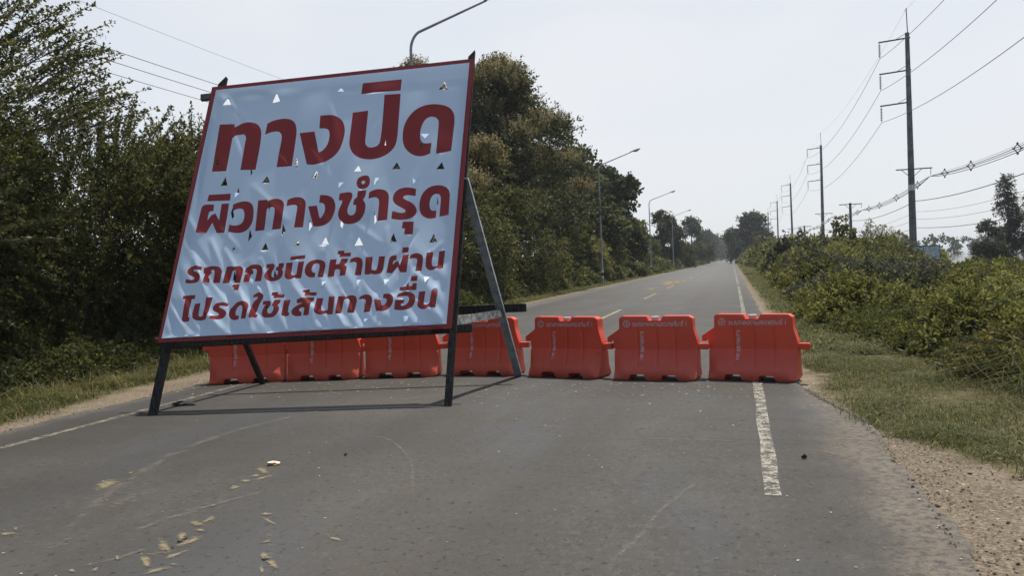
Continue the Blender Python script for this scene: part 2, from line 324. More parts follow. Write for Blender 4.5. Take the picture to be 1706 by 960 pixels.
# tyre scuffs and scratches on the asphalt in front of the closure
def crop(x0, y0, s): return lambda X_, Y_: (x0 + X_*s, y0 + Y_*s)
C1, C2 = crop(0, 640, 0.3517), crop(600, 640, 0.4103)
def smooth_path(pts, n=40):
    pts = np.array(pts, float); t = np.linspace(0, len(pts)-1, n); out_ = []
    for u in t:
        i = min(int(u), len(pts)-2); f = u - i; p0, p1, p2, p3 = pts[max(i-1, 0)], pts[i], pts[i+1], pts[min(i+2, len(pts)-1)]
        out_.append(0.5*((2*p1) + (p2-p0)*f + (2*p0-5*p1+4*p2-p3)*f*f + (3*p1-p0-3*p2+p3)*f**3))
    return np.array(out_)
sv, sf, se = [], [], []; zsc = 0.0045
for cf, w, pts in [
    (C1, 0.075, [(200,800),(400,620),(520,520),(640,440),(760,370),(900,300),(1080,235),(1250,190),(1400,155),(1560,125)]),
    (C2, 0.045, [(-60,88),(0,80),(340,50),(460,52),(740,75)]),
    (C2, 0.022, [(0,225),(90,218),(160,260),(205,320),(212,400),(212,470)]),
    (C2, 0.022, [(710,170),(780,176),(850,185)]), (C2, 0.024, [(1060,115),(1200,124),(1390,125)]), (C2, 0.02, [(1280,135),(1340,115)]),
    (C2, 0.028, [(880,215),(1200,225),(1420,230),(1640,246)]), (C2, 0.026, [(1010,730),(1120,640),(1230,510),(1400,380)]),
    (C1, 0.03, [(870,610),(1000,580),(1250,510)]), (C1, 0.04, [(640,700),(800,640),(960,600)]), (C1, 0.03, [(380,870),(560,830),(700,780)]),
    (crop(1300, 640, 0.3333), 0.02, [(140,330),(210,338),(285,360)]), (crop(1300, 640, 0.3333), 0.018, [(100,168),(250,172),(400,192)])]:
    gp = np.array([g(*cf(*q)) for q in pts]); sp = smooth_path(gp, 60)
    zsc = zsc + 0.00006; q_ = sp[:, :2]; d_ = np.gradient(q_, axis=0); d_ /= np.linalg.norm(d_, axis=1)[:, None]; nn = np.stack([-d_[:, 1], d_[:, 0]], -1)*w*(1.0 + .35*np.sin(np.arange(60)*.9)[:, None]); b0 = len(sv)
    for k_ in range(60):
        for o_ in (-1, 0, 1): sv.append((*(q_[k_] + nn[k_]*o_), zsc)); se.append((1.0 if o_ == 0 else 0.0)*min(1, k_/9, (59-k_)/9))
    for k_ in range(59):
        for c_ in (0, 1): i_ = b0 + k_*3 + c_; sf.append((i_, i_+1, i_+4, i_+3))
link('road_scuff_marking', np_mesh('road_scuff_marking', sv, sf, {'tint': se}), dusty)['kind'] = 'structure'
mb = MB(); rr = random.Random(5); layer = [0.0055]
BV, BF, BT = [], [], []
def blob(cx, cy_, rx, ry, ang, cf):
    n = 20; ph = rr.uniform(0, 6); layer[0] += 0.00003; b0 = len(BV); rx *= 1.5; ry *= 1.5
    q = g(*cf(cx, cy_)); BV.append((q[0], q[1], layer[0])); BT.append(1.0)
    for i in range(n):
        t = 2*math.pi*i/n; r = 1 + .22*math.sin(2*t + ph) + .12*math.sin(3*t + 2*ph); x, y = rx*r*math.cos(t), ry*r*math.sin(t)
        q = g(*cf(cx + x*math.cos(ang) - y*math.sin(ang), cy_ + x*math.sin(ang) + y*math.cos(ang))); BV.append((q[0], q[1], layer[0])); BT.append(0.0)
    for i in range(n): BF.append((b0, b0 + 1 + i, b0 + 1 + (i+1) % n))
for b in [(900,750,68,14,-.22),(860,725,36,15,-.5),(775,775,44,22,.75),(690,845,40,20,.7),(830,815,70,8,-.28),(740,890,70,9,-.3),(930,665,38,13,.1),(990,648,32,10,-.3),(945,697,26,7,-.1),
          (505,480,70,18,-.2),(1245,415,38,12,.2),(1243,450,38,7,-.3),(1210,438,20,9,0),(1165,464,18,9,0),(1110,495,22,9,0),(1010,578,16,6,-.2),(1260,620,24,7,-.1),(1275,655,28,9,.4),(1262,752,20,7,-.3),
          (1290,858,40,14,.4),(1250,820,26,14,.6),(40,715,36,8,-.1),(75,690,14,8,0),(555,830,10,12,1),(450,885,10,14,1),(1240,890,12,26,.2),(340,890,16,9,0),(1590,740,40,6,.2),(820,860,14,5,0),(620,425,14,6,-.4)]:
    blob(*b, C1)
for b in [(600,560,420,40,-.42),(300,760,380,36,-.40),(760,800,260,60,-.3),(1270,760,60,170,.0)]: blob(b[0], b[1], b[2]/1.5, b[3]/1.5, b[4], C1)
link('road_mud_marking', np_mesh('road_mud_marking', BV[:], BF[:], {'tint': [t*.95 if i < len(BV) - 84 else t*.38 for i, t in enumerate(BT)]}), cream)['kind'] = 'structure'
BV.clear(); BF.clear(); BT.clear()
for (px, py, rx, ry) in [(1115,472,16,5),(1128,470,12,3),(1085,482,9,2)]: blob(px, py, rx, ry, 0, lambda a, b: (a, b))
link('road_sand_marking', np_mesh('road_sand_marking', BV, BF, {'tint': BT}), cream)['kind'] = 'structure'
# ------------------------------------------------------------------ the road-closed sign
LF, RF = g(250, 693), g(746, 678)
SU = (RF - LF)/np.linalg.norm(RF - LF)
TILT = math.radians(18.0)
SB0 = np.array([-SU[1], SU[0], 0.0])                       # horizontal, away from the camera
SV = np.array([0, 0, math.cos(TILT)]) + SB0*math.sin(TILT)  # up along the leaning panel
SN = np.cross(SU, SV)                                      # panel normal, towards the camera
if SN @ (EYE - LF) < 0: SN = -SN
def suv(px, py):
    d = ray(px, py); q = EYE + d*(((LF - EYE) @ SN)/(d @ SN)) - LF
    return (float(q @ SU), float(q @ SV))
def s3(u, v, out=0.0): return LF + SU*u + SV*v + SN*out
SIGN_O = LF.copy()
sign = empty('road_closed_sign', (0, 0, 0)); tag(sign, 'big leaning white banner sign with dark red Thai lettering on a wooden frame', 'sign')
OUT = [suv(*q) for q in [(266.5,573),(754,549.5),(791,101),(356.5,148.5)]]
INN = [suv(*q) for q in [(273.5,566),(745,542),(783,108),(363,153.5)]]

wr = np.random.default_rng(21)
CREASE = []
for i in range(46):
    lower = wr.random() < 0.72
    u0 = wr.uniform(0.05, 3.3); v0 = wr.uniform(0.85, 1.5) if lower else wr.uniform(1.6, 3.9)
    ang = math.radians(wr.uniform(95, 140) if u0 < 2.2 else wr.uniform(45, 100)); ln = wr.uniform(.25, .8) if lower else wr.uniform(.25, .7)
    CREASE.append((u0, v0, math.cos(ang), math.sin(ang), ln, wr.uniform(.024, .05), (wr.uniform(.012, .026) if lower else wr.uniform(.005, .012))*wr.choice([-1, 1, 1])))
for (a, b, wd, am) in [((325,430),(352,512),.03,.014),((330,395),(300,330),.03,.009),((352,400),(372,450),.035,.010),((350,512),(352,562),.03,.013),((398,470),(425,558),.03,.012),((480,500),(500,560),.03,.012),
                   ((505,522),(515,560),.02,.014),((690,500),(745,541),.04,.010),((700,455),(760,430),.05,-.006),((720,505),(742,540),.03,.011),((560,520),(580,556),.03,.011),((365,155),(440,230),.05,.006),((370,160),(400,260),.05,.005),((700,140),(780,110),.06,.005),((590,375),(640,410),.04,.005)]:
    p0, p1 = np.array(suv(*a)), np.array(suv(*b)); d = p1 - p0; ln = np.linalg.norm(d); d /= ln; CREASE.append((p0[0], p0[1], d[0], d[1], ln, wd, am*1.7))
def cloth(u, v):
    h = np.zeros_like(u); vv = (v - 0.85)/3.2
    h += -0.045*np.sin(np.pi*np.clip(vv, 0, 1))*(0.75 + 0.25*np.sin(u*1.9 + 0.6))        # wind pushes the cloth back between the rails
    h += 0.007*np.sin(u*5.1 + v*3.3) + 0.005*np.sin(u*9.7 - v*6.1 + 1.0)
    low = smoothstep(2.2, 0.8, v)
    h += low*0.013*np.sin(u*17 + v*9 + 2*np.sin(v*4)) + low*0.007*np.sin(u*31 + v*21 + 3*np.sin(u*3))
    for (u0, v0, cx, sx, ln, wd, am) in CREASE:
        a = (u - u0)*cx + (v - v0)*sx; b = -(u - u0)*sx + (v - v0)*cx
        t = np.clip(a/ln, 0, 1); env = np.where((a > -wd) & (a < ln + wd), np.sin(np.pi*np.clip((a + wd)/(ln + 2*wd), 0, 1))**0.7, 0)
        h += am*env*np.exp(-(b/wd)**2)
    ub = (u - OUT[0][0] - (OUT[3][0] - OUT[0][0])*vv)
    edge = np.minimum(np.minimum(ub/0.12, (3.32 - ub)/0.12), np.minimum(vv*3.2/0.10, (1 - vv)*3.2/0.12))
    return h*np.clip(edge, 0, 1) + 0.055
def cr(x0, y0, s): return lambda X_, Y_: (x0 + X_*s, y0 + Y_*s)
KA, KB, KC, KD, KE, KF = cr(340,130,.17713), cr(560,120,.17713), cr(320,300,.12896), cr(540,280,.1458), cr(300,410,.14585), cr(520,400,.14585)
K3, K4 = cr(240,290,.3022), cr(520,290,.3022)
# letter outlines, drawn on the cloth: a leading 0 marks a rounded point, plain pairs are sharp corners
def P(s):
    pts = []
    for tok in s.split():
        r = tok[0] == 'S'; x, y = tok.lstrip('S').split(','); pts.append((float(x), float(y), r))
    for _ in range(2):
        q = []; n = len(pts)
        for i, (x, y, r) in enumerate(pts):
            if not r: q.append((x, y, r)); continue
            a, b = pts[i-1], pts[(i+1) % n]
            q.append((x*.75 + a[0]*.25, y*.75 + a[1]*.25, True)); q.append((x*.75 + b[0]*.25, y*.75 + b[1]*.25, True))
        pts = q
    return [(x, y) for x, y, _ in pts]
LINES = [[
 (KA,'163,452 297,445 297,475 S340,448 S400,430 S460,427 S520,447 S550,505 S545,580 490,868 348,873 398,610 S407,570 S390,540 S350,540 S310,552 278,580 218,885 78,885'),
 (KA,'605,440 S660,410 S750,392 S820,398 S868,432 S884,500 S875,580 830,835 688,846 733,600 S740,545 S715,511 S670,511 S620,523 580,542'),
 (KA,'910,533 1050,518 1082,695 1090,712 S1130,692 S1172,640 S1190,570 S1187,505 S1155,488 1095,490 1105,372 S1180,362 S1250,368 S1310,410 S1336,484 S1328,570 S1292,680 S1242,748 S1150,805 S1050,828 972,820'),
 (KB,'165,395 310,378 283,620 S275,680 S305,718 S355,718 S400,700 S425,650 465,235 615,222 585,600 S572,685 S530,750 S460,800 S380,828 S300,833 S220,818 S160,775 S130,705 137,630'),
 (KB,'262,125 627,88 615,192 245,225'),
 (KB,'1085,750 943,778 966,530 S970,465 S940,435 S890,430 S840,460 S805,530 S793,600 S798,655 S830,684 902,676 890,775 S830,800 S760,800 S690,768 S642,712 S628,630 S642,525 S690,435 S760,365 S850,325 S940,312 S1030,322 S1095,360 S1120,430 1115,500'),
], [
 (KC,'55,688 125,370 S145,330 S200,317 285,318 277,402 S238,402 S216,425 200,522 250,455 300,430 348,520 382,308 480,302 425,688 320,688 262,552 185,688'),
 (KC,'220,195 505,178 493,265 200,278'),
 (KC,'530,322 S600,290 S690,278 S765,297 S803,352 S806,430 S792,540 S742,632 S660,684 S570,692 470,672 485,580 S540,594 S610,587 S658,557 S683,490 S685,430 S667,382 S620,373 S575,380 530,405'),
 (KC,'865,275 990,265 985,288 S1040,257 S1100,246 S1163,260 S1198,308 S1193,380 1160,642 1040,650 1076,430 S1080,373 S1055,356 S1015,363 975,385 940,655 820,665'),
 (KC,'1240,265 S1310,233 S1390,226 S1453,248 S1481,300 S1475,370 1442,620 1328,627 1366,390 S1370,348 S1345,331 S1290,333 1228,347'),
 (KC,'1508,350 1620,338 1648,480 1662,502 S1700,468 S1725,400 S1725,338 S1700,306 1650,305 1665,207 S1706,200 S1776,210 S1833,246 S1864,331 S1855,412 S1808,526 S1740,584 S1650,610 1575,607'),
 (KD,'185,300 295,287 S333,300 S336,345 S305,410 S275,480 S278,537 S312,559 S352,542 S372,490 372,437 340,434 352,375 385,345 395,275 493,268 483,330 455,382 S480,410 S483,470 S460,552 S410,618 S330,651 S250,653 S188,612 S162,545 S180,470 S215,415 215,380 175,382'),
 (KD,'S456,98 S520,100 S537,160 S520,225 S470,254 S405,250 S376,200 S392,130'),
 (KD,'525,290 S580,260 S650,250 S713,263 S745,310 S745,380 728,605 615,617 633,430 S635,370 S605,346 S565,348 515,365'),
 (KD,'1055,245 S980,226 S900,230 S828,263 S788,330 S792,392 S830,432 S900,467 S938,491 S930,517 S880,526 785,503 775,592 S860,605 S950,597 S1022,567 S1064,510 S1053,450 S1010,403 S940,373 S903,350 S918,323 S970,316 1048,327'),
 (KD,'905,622 1028,617 1015,762 920,767 928,700 892,698'),
 (KD,'1425,545 1318,560 1334,380 S1335,318 S1300,295 S1255,303 S1218,345 S1203,420 S1213,477 S1240,492 1285,487 1278,570 S1230,584 S1170,577 S1112,542 S1087,470 S1092,380 S1128,288 S1200,222 S1290,197 S1373,207 S1428,248 1440,310'),
], [
 (KE,'268,250 S200,232 S140,241 S97,280 S97,322 S130,347 S175,366 S183,388 S150,402 80,388 73,430 S140,442 S200,434 S247,400 S255,360 S237,323 S190,303 S163,290 S175,273 255,292'),
 (KE,'285,262 S340,242 S410,236 S468,250 S491,295 485,330 465,430 388,432 406,330 S408,290 S385,276 362,300 378,312 S345,345 S335,365 355,392 350,430 277,435 290,360 300,335 282,318'),
 (KE,'540,240 618,235 615,250 S650,236 S690,233 S725,252 S731,295 700,430 625,432 648,320 S651,288 S630,283 605,295 572,432 497,435'),
 (KE,'615,450 697,448 683,520 625,515 632,485 612,485'),
 (KE,'755,262 S800,226 S870,213 S932,227 S961,270 955,320 932,410 862,412 884,315 S888,278 S860,263 820,275 845,290 838,320 812,330 797,420 733,425 750,335 775,320 745,305'),
 (KE,'1000,215 1070,210 S1095,225 S1087,262 S1058,302 S1048,347 S1070,367 S1107,356 1125,320 1125,290 1100,285 1110,250 1130,240 1135,205 1198,200 1190,245 1165,270 S1185,300 S1172,350 S1130,397 S1070,412 S1008,407 S975,370 S983,318 S1015,275 1025,262 993,262'),
 (KE,'1222,200 1300,196 1283,310 S1280,338 S1305,347 1340,335 1365,195 1432,187 1395,380 1335,385 1325,372 S1280,397 S1233,392 S1205,365 1208,320'),
 (KE,'1280,130 1447,115 1437,158 1265,172'),
 (KE,'1648,366 1586,371 1604,261 S1606,219 S1575,206 S1540,223 S1515,275 S1525,317 1562,322 1553,370 S1500,376 S1453,352 S1435,300 S1450,238 S1495,188 S1560,166 S1622,168 S1668,193 1672,235'),
 (KF,'215,235 290,228 278,290 320,282 340,222 418,220 405,265 375,290 405,315 388,415 322,420 330,355 305,340 270,350 258,428 185,432'),
 (KF,'305,130 375,127 372,155 452,152 445,195 320,203 325,172 297,172'),
 (KF,'450,225 S500,203 S545,206 S583,233 585,280 562,410 495,412 514,300 S516,268 S490,258 435,265'),
 (KF,'622,207 702,203 685,350 S715,362 S750,350 772,200 842,193 820,340 S802,387 S750,405 S700,402 680,390 668,402 605,403'),
 (KF,'975,185 968,240 S945,240 S930,262 928,290 960,255 985,245 1010,300 1042,178 1110,172 1083,380 1010,378 985,315 915,388 857,388 885,240 S900,203 S930,188'),
 (KF,'1040,92 1112,88 1105,148 1030,152'),
 (KF,'1130,180 S1180,160 S1230,163 S1271,188 1275,240 1255,362 1187,368 1204,250 S1204,220 S1170,216 1115,225'),
 (KF,'1315,153 1390,148 1372,260 S1373,302 S1400,312 1435,298 1455,132 1522,125 1500,330 1440,335 1430,322 S1385,352 S1343,354 S1302,325 1302,280'),
], [
 (KE,'55,580 190,570 182,612 145,617 110,825 130,830 120,872 S70,880 S35,865 40,820 78,620 50,620'),
 (KE,'180,668 248,660 225,770 S223,812 S255,814 S285,790 320,600 392,598 355,770 S332,832 S270,860 S203,864 S158,835 160,780'),
 (KE,'570,665 S500,653 S428,668 S390,715 S397,752 S450,777 S473,795 S455,814 375,812 365,850 S440,862 S512,847 S553,800 S548,755 S500,728 S462,710 S485,695 560,705'),
 (KE,'765,840 708,843 734,730 S732,693 S700,691 S663,720 S643,775 S655,807 690,805 680,848 S630,860 S583,837 S572,785 S588,723 S640,668 S710,643 S778,648 S806,690 795,740'),
 (KE,'850,565 S900,541 S953,548 S973,585 S957,622 S922,652 S905,700 880,790 905,795 892,832 810,835 808,800 835,690 S850,640 S892,607 S897,588 S875,586 838,598'),
 (KE,'965,640 1035,637 S1058,650 S1052,690 S1018,732 S1013,772 S1035,787 S1067,772 1085,730 1085,700 1065,695 1080,660 1095,625 1165,625 1155,660 1130,690 S1153,715 S1142,767 S1100,812 S1040,832 S973,830 S939,795 S948,740 S985,690 995,682 955,682'),
 (KE,'1065,540 1133,533 1130,563 1207,562 1198,602 1080,610 1085,578 1058,578'),
 (KE,'1205,630 1275,625 1245,770 1265,775 1255,808 S1215,817 S1172,808 1178,770'),
 (KE,'1345,628 S1400,608 1550,600 1540,640 1512,650 1485,803 1420,806 1438,725 S1420,710 S1378,718 S1362,745 1400,765 1395,808 S1340,817 S1298,802 S1287,765 S1308,713 S1360,678 1430,665 1345,665'),
 (KE,'1425,515 1497,508 1492,540 1575,540 1568,578 1440,585 1445,552 1415,552'),
 (KF,'68,678 140,673 122,780 S118,817 S145,827 190,810 208,662 275,658 248,862 190,865 180,850 S130,870 S78,867 S39,835 45,790'),
 (KF,'312,655 392,650 390,668 S430,643 S475,638 S515,658 521,700 492,842 415,845 438,720 S436,688 S410,683 380,700 350,852 282,860'),
 (KF,'555,660 S600,633 S655,633 S695,658 697,710 670,832 598,838 620,720 S620,688 S595,683 540,692'),
 (KF,'718,698 790,692 808,765 S842,747 S863,700 S850,673 818,675 825,628 S880,620 S928,643 S943,690 S922,762 S870,813 S810,830 745,828'),
 (KF,'990,630 S1050,608 S1120,603 S1173,628 S1193,680 S1172,752 S1120,801 S1040,820 945,805 960,698 1065,695 1055,738 1030,740 1022,765 S1060,767 S1102,737 S1121,690 S1112,660 S1070,653 975,668'),
 (KF,'1005,588 1012,550 1082,540 1088,515 1120,513 1116,540 1150,536 1158,508 1205,505 1197,580'),
 (KF,'1140,425 1215,420 1208,482 1133,485'),
 (KF,'1228,600 1302,595 1284,720 S1288,747 S1315,754 1350,738 1375,590 1445,580 1422,788 1360,793 1350,780 S1300,805 S1248,802 S1208,770 1215,720'),
]]
RING_HOLE = (KD, 'S456,155 S476,163 S480,180 S468,198 S450,200 S435,190 S434,168')
TEARS = [(KA,'245,203 272,270 195,276'),(KA,'700,158 730,238 655,256'),(KB,'1030,108 1055,178 970,182'),(KA,'138,760 148,825 112,825'),(KA,'443,840 463,895 443,925'),(KA,'878,735 893,820 870,858 862,820'),
 (KB,'470,640 475,700 462,700'),(KB,'218,890 243,943 175,947'),(KB,'575,855 608,915 530,922'),(KB,'998,857 1022,920 946,922'),(KB,'795,630 812,700 798,745'),(KA,'1070,885 1092,950 1015,950'),
 (K3,'455,20 463,65 425,68'),(K3,'683,15 698,50 655,55'),(K3,'522,75 528,105 515,110'),(K3,'585,305 597,345 575,375'),(K3,'770,275 787,320 765,355'),(K3,'917,255 930,290 912,320'),
 (K3,'675,382 690,422 653,425'),(K3,'853,368 862,398 832,400'),(K3,'1008,355 1022,392 985,395'),(K3,'490,185 498,235 487,250 480,215'),(K3,'505,535 512,590 495,590'),(K3,'497,402 505,415 487,425'),
 (K4,'78,355 98,392 58,395'),(K4,'262,352 285,397 237,400'),(K4,'452,332 470,378 433,380'),(K4,'672,332 693,380 648,382'),(K4,'348,205 360,265 347,282'),(K4,'690,125 698,160 690,175'),(K4,'163,262 178,280 170,305 160,290'),
 (K4,'348,35 353,60 347,65'),(K3,'695,150 700,185 692,215'),(K3,'862,135 868,165 858,185'),(K3,'725,530 735,570 718,570'),(K3,'985,605 990,632 986,635'),(K3,'685,725 692,745 680,748'),(K4,'57,606 62,632 60,634'),(K4,'292,700 300,745 293,755')]
FLAPS = [(K4,'152,55 180,52 155,90'),(K4,'352,28 375,28 354,65'),(K4,'557,28 590,25 562,65'),(K4,'62,602 85,598 66,630'),(K4,'250,590 275,588 258,620'),(K4,'400,588 430,588 410,620'),(K4,'620,575 650,572 629,610'),
 (K4,'290,805 313,803 298,825'),(K4,'508,790 538,790 532,818 515,825'),(KB,'30,215 95,215 60,172'),(KB,'800,595 880,595 845,650'),(K3,'505,105 530,108 508,140'),(K4,'40,400 98,397 70,412'),(K3,'640,428 692,425 668,438')]
def to_uv(cf, s): return [suv(*cf(x, y)) for x, y in P(s)]

def build_banner():
    verts, faces, kind = [], [], []
    def poly(pts, k):
        if sum(pts[i-1][0]*pts[i][1] - pts[i][0]*pts[i-1][1] for i in range(len(pts))) < 0: pts = pts[::-1]
        b = len(verts); verts.extend(pts); faces.append(list(range(b, b + len(pts)))); kind.append(k)
    poly(OUT, 'border'); poly(INN, 'cloth')
    for i, ln in enumerate(LINES):
        for cf, s in ln: poly(to_uv(cf, s), i)
    poly(to_uv(*RING_HOLE), 'counter')
    for cf, s in TEARS: poly(to_uv(cf, s), 'tear')
    st = 0.021
    us = np.arange(-0.1, 3.9, st); vs_ = np.arange(0.75, 4.35, st)
    A, B = np.array(OUT), None
    def inside(u, v):
        ok_ = np.ones_like(u, bool)
        for i in range(4):
            x0, y0 = OUT[i]; x1, y1 = OUT[(i+1) % 4]
            ok_ &= ((x1-x0)*(v-y0) - (y1-y0)*(u-x0)) > 0.012
        return ok_
    gu, gv = np.meshgrid(us, vs_); gu = gu + (np.arange(gu.shape[0])[:, None] % 2)*st/2
    msk = inside(gu, gv)
    verts.extend(zip(gu[msk].tolist(), gv[msk].tolist()))
    r = delaunay_2d_cdt([Vector(v) for v in verts], [], faces, 1, 1e-5, True)
    V = np.array([tuple(v) for v in r[0]]); T = r[2]; OF = r[5]
    h = cloth(V[:, 0], V[:, 1])
    pos = np.array([s3(u, v, o) for (u, v), o in zip(V, h)])
    groups = {}
    for t, of in zip(T, OF):
        ks = [kind[i] for i in of if i < len(kind)]
        if 'tear' in ks: continue
        nums = [k for k in ks if isinstance(k, int)]
        if nums and 'counter' not in ks: key = nums[0]
        elif 'cloth' in ks: key = 'cloth'
        elif 'border' in ks: key = 'border'
        else: continue
        groups.setdefault(key, []).append(t)
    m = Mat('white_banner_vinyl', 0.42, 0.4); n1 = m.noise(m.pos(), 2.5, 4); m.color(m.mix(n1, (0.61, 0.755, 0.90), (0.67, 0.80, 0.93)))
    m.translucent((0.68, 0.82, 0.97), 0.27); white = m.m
    m = Mat('dark_red_print', 0.42, 0.4); n1 = m.noise(m.pos(), 3.5, 4); m.color(m.mix(n1, (0.25, 0.027, 0.023), (0.31, 0.036, 0.030)))
    m.translucent((0.34, 0.04, 0.035), 0.18); red = m.m
    m = Mat('red_hem', 0.5, 0.35); n1 = m.noise(m.pos(), 9, 4); m.color(m.mix(n1, (0.20, 0.022, 0.020), (0.27, 0.032, 0.028))); hem = m.m
    def sub(key, name, mat, parent):
        tris = groups[key]; used_ = np.unique(np.array(tris)); re = {int(o): i for i, o in enumerate(used_)}
        me = np_mesh(name, pos[used_], [[re[i] for i in t] for t in tris], smooth=True)
        return link(name, me, mat, parent)
    bn = sub('cloth', 'banner', white, sign)
    lab = ['large dark red top line of Thai lettering', 'medium dark red second line of Thai lettering', 'small dark red third line of Thai lettering', 'small dark red bottom line of Thai lettering']
    for i in range(4): tag(sub(i, 'lettering', red, bn), lab[i])
    sub('border', 'hem', hem, bn)
    for cf, s in FLAPS:
        fm = MB()
        pts = to_uv(cf, s); n = len(pts); vmax = max(p[1] for p in pts); vmin = min(p[1] for p in pts)
        hh = cloth(np.array([p[0] for p in pts]), np.array([p[1] for p in pts]))
        q = [s3(p[0], p[1], h_ + 0.006 + 0.035*(vmax - p[1])/(vmax - vmin + 1e-6)) for p, h_ in zip(pts, hh)]
        fm.add(q, [tuple(range(n))]); fm.build('torn_flap', white, bn)
build_banner()
def leg(px0, px1, w, wide, mat, cut=0.0, label=None):
    a, b = suv(*px0), suv(*px1); mb = MB(); mb.bar(s3(*a, -0.035), s3(*b, -0.035), w, wide, SN, cut); o = mb.build('leg', mat, sign, bevel=0.004); return o
leg((251.5, 693), (369.8, 133), 0.085, 0.07, M['wood_dark'], 0.06); leg((745.5, 678), (785.5, 88), 0.080, 0.07, M['wood_dark'], 0.05)
def rail(a, b, out_, h, mat, t=0.05):
    mb = MB(); mb.bar(s3(*suv(*a), out_), s3(*suv(*b), out_), h, t, SN); return mb.build('rail', mat, sign, bevel=0.003)
rail((329, 156), (790, 107), -0.105, 0.085, M['wood_grey']); rail((262, 572), (785, 543.5), -0.105, 0.085, M['wood_dark']); rail((318, 370), (777, 335), -0.105, 0.08, M['wood_grey'])
# props behind the panel
pk = s3(*suv(776.5, 306), -0.06); bf = g(865, 627); lk = s3(*suv(322, 372), -0.06); lf_ = g(438, 640)
mb = MB(); dd = (bf - pk)/np.linalg.norm(bf - pk); sx = np.array([1, .1, 0]); sx = sx - dd*(sx @ dd); sx /= np.linalg.norm(sx); sy = np.cross(dd, sx)
mb.bar(pk - dd*.1, bf, 0.09, 0.006, sy); mb.bar(pk - dd*.1 + sx*.047 + sy*.02, bf + sx*.047 + sy*.02, 0.006, 0.046, sy); mb.bar(pk - dd*.1 - sx*.047 + sy*.02, bf - sx*.047 + sy*.02, 0.006, 0.046, sy)
tag(mb.build('brace', M['galv'], sign), 'galvanised steel channel brace on the right')
mb = MB(); mb.bar(lk, lf_, 0.075, 0.05, (0, 1, 0)); tag(mb.build('brace', M['wood_dark'], sign, bevel=.003), 'dark timber brace behind the left leg')
def on_line(a, b, z): t = (z - a[2])/(b[2] - a[2]); return a + (b - a)*t
lr = s3(*suv(751, 533), -0.10); zz = lr[2]; q = on_line(pk, bf, zz)
mb = MB(); mb.bar(lr, q + (q - lr)*0.02, 0.03, 0.10, (0, 0, 1)); tag(mb.build('tie_plank', M['wood_white'], sign, bevel=.003), 'plank with flaking white paint')
ql = on_line(lk, lf_, zz + .06); qr = on_line(pk, bf, zz + .06); e = (qr - ql)/np.linalg.norm(qr - ql); bk = np.array([-e[1], e[0], 0])*0.06
mb = MB(); mb.bar(ql - e*.15 + bk, qr + e*.22 + bk, 0.05, 0.11, (0, 0, 1), 0.12); mb.build('tie_plank', M['wood_dark'], sign, bevel=.003)
rail((262, 566), (275, 565), 0.03, 0.02, mottled('faded_red_wood', (.25, .05, .04), (.4, .1, .08), 8))

# ------------------------------------------------------------------ water-filled plastic barriers
m = Mat('red_orange_plastic', 0.40, 0.45); rnd = m.n('ShaderNodeObjectInfo').outputs['Random']; oc = m.obj(); vo_ = m.n('ShaderNodeVectorMath', operation='ADD'); m.l(oc, vo_.inputs[0]); cb = m.n('ShaderNodeCombineXYZ'); m.put(cb.inputs[0], m.math('MULTIPLY', rnd, 37.0)); m.l(cb.outputs[0], vo_.inputs[1]); o_ = vo_.outputs[0]; n1 = m.noise(o_, 3.0, 4); n2 = m.noise(m.scale(o_, (5, 5, 1.2)), 6.0, 5, 0.7)
col = m.mix(m.ramp(n1, .35, .65), (0.66, 0.068, 0.028), (0.73, 0.084, 0.036)); cz = m.xyz(o_)
low = m.math('MULTIPLY', m.ramp(cz[2], 0.46, 0.10), m.ramp(n2, 0.30, 0.66, 0.35, 1.0)); col = m.mix(m.math('MULTIPLY', low, 0.30), col, (0.42, 0.21, 0.15))
scr = m.noise(m.scale(o_, (9, 9, 2.0)), 5, 6, 0.75); col = m.mix(m.math('MULTIPLY', m.ramp(scr, 0.60, 0.70), 0.5), col, (0.30, 0.03, 0.022)); col = m.mix(m.math('MULTIPLY', m.ramp(rnd, 0, 1, 0.0, 0.14), 1.0), col, (0.66, 0.15, 0.09))
m.color(col); m.rough(m.ramp(n2, .3, .7, .36, .55)); m.translucent((0.80, 0.11, 0.05), 0.10); PLASTIC = m.m
FADED = worn('faded_white_stencil', (0.74, 0.66, 0.63), 0.28, 0.52, 60)
FADED2 = worn('peeling_white_stencil', (0.78, 0.72, 0.70), 0.36, 0.48, 45)
CAPM = mottled('pale_pink_plastic_cap', (0.55, 0.42, 0.38), (0.72, 0.62, 0.58), 12, 0.5)
def half_t(x, z):
    t = np.interp(z, [0, .03, .115, .135, .155, .36, .38, .66, .78, .805, .83], [.205, .222, .224, .216, .204, .096, .083, .086, .086, .074, .058])
    end = np.clip((np.abs(x) - 0.40)/0.13, 0, 1)
    t = np.where(z < .37, t - (t - 0.118)*0.75*end**1.3*smoothstep(0.02, .16, z), t)
    for gx in (-0.225, 0.02, 0.255):
        t = t - 0.012*np.exp(-((x - gx - 0.02*(0.5 - z))/0.014)**2)*smoothstep(.15, .19, z)*smoothstep(.66, .60, z)
    return t
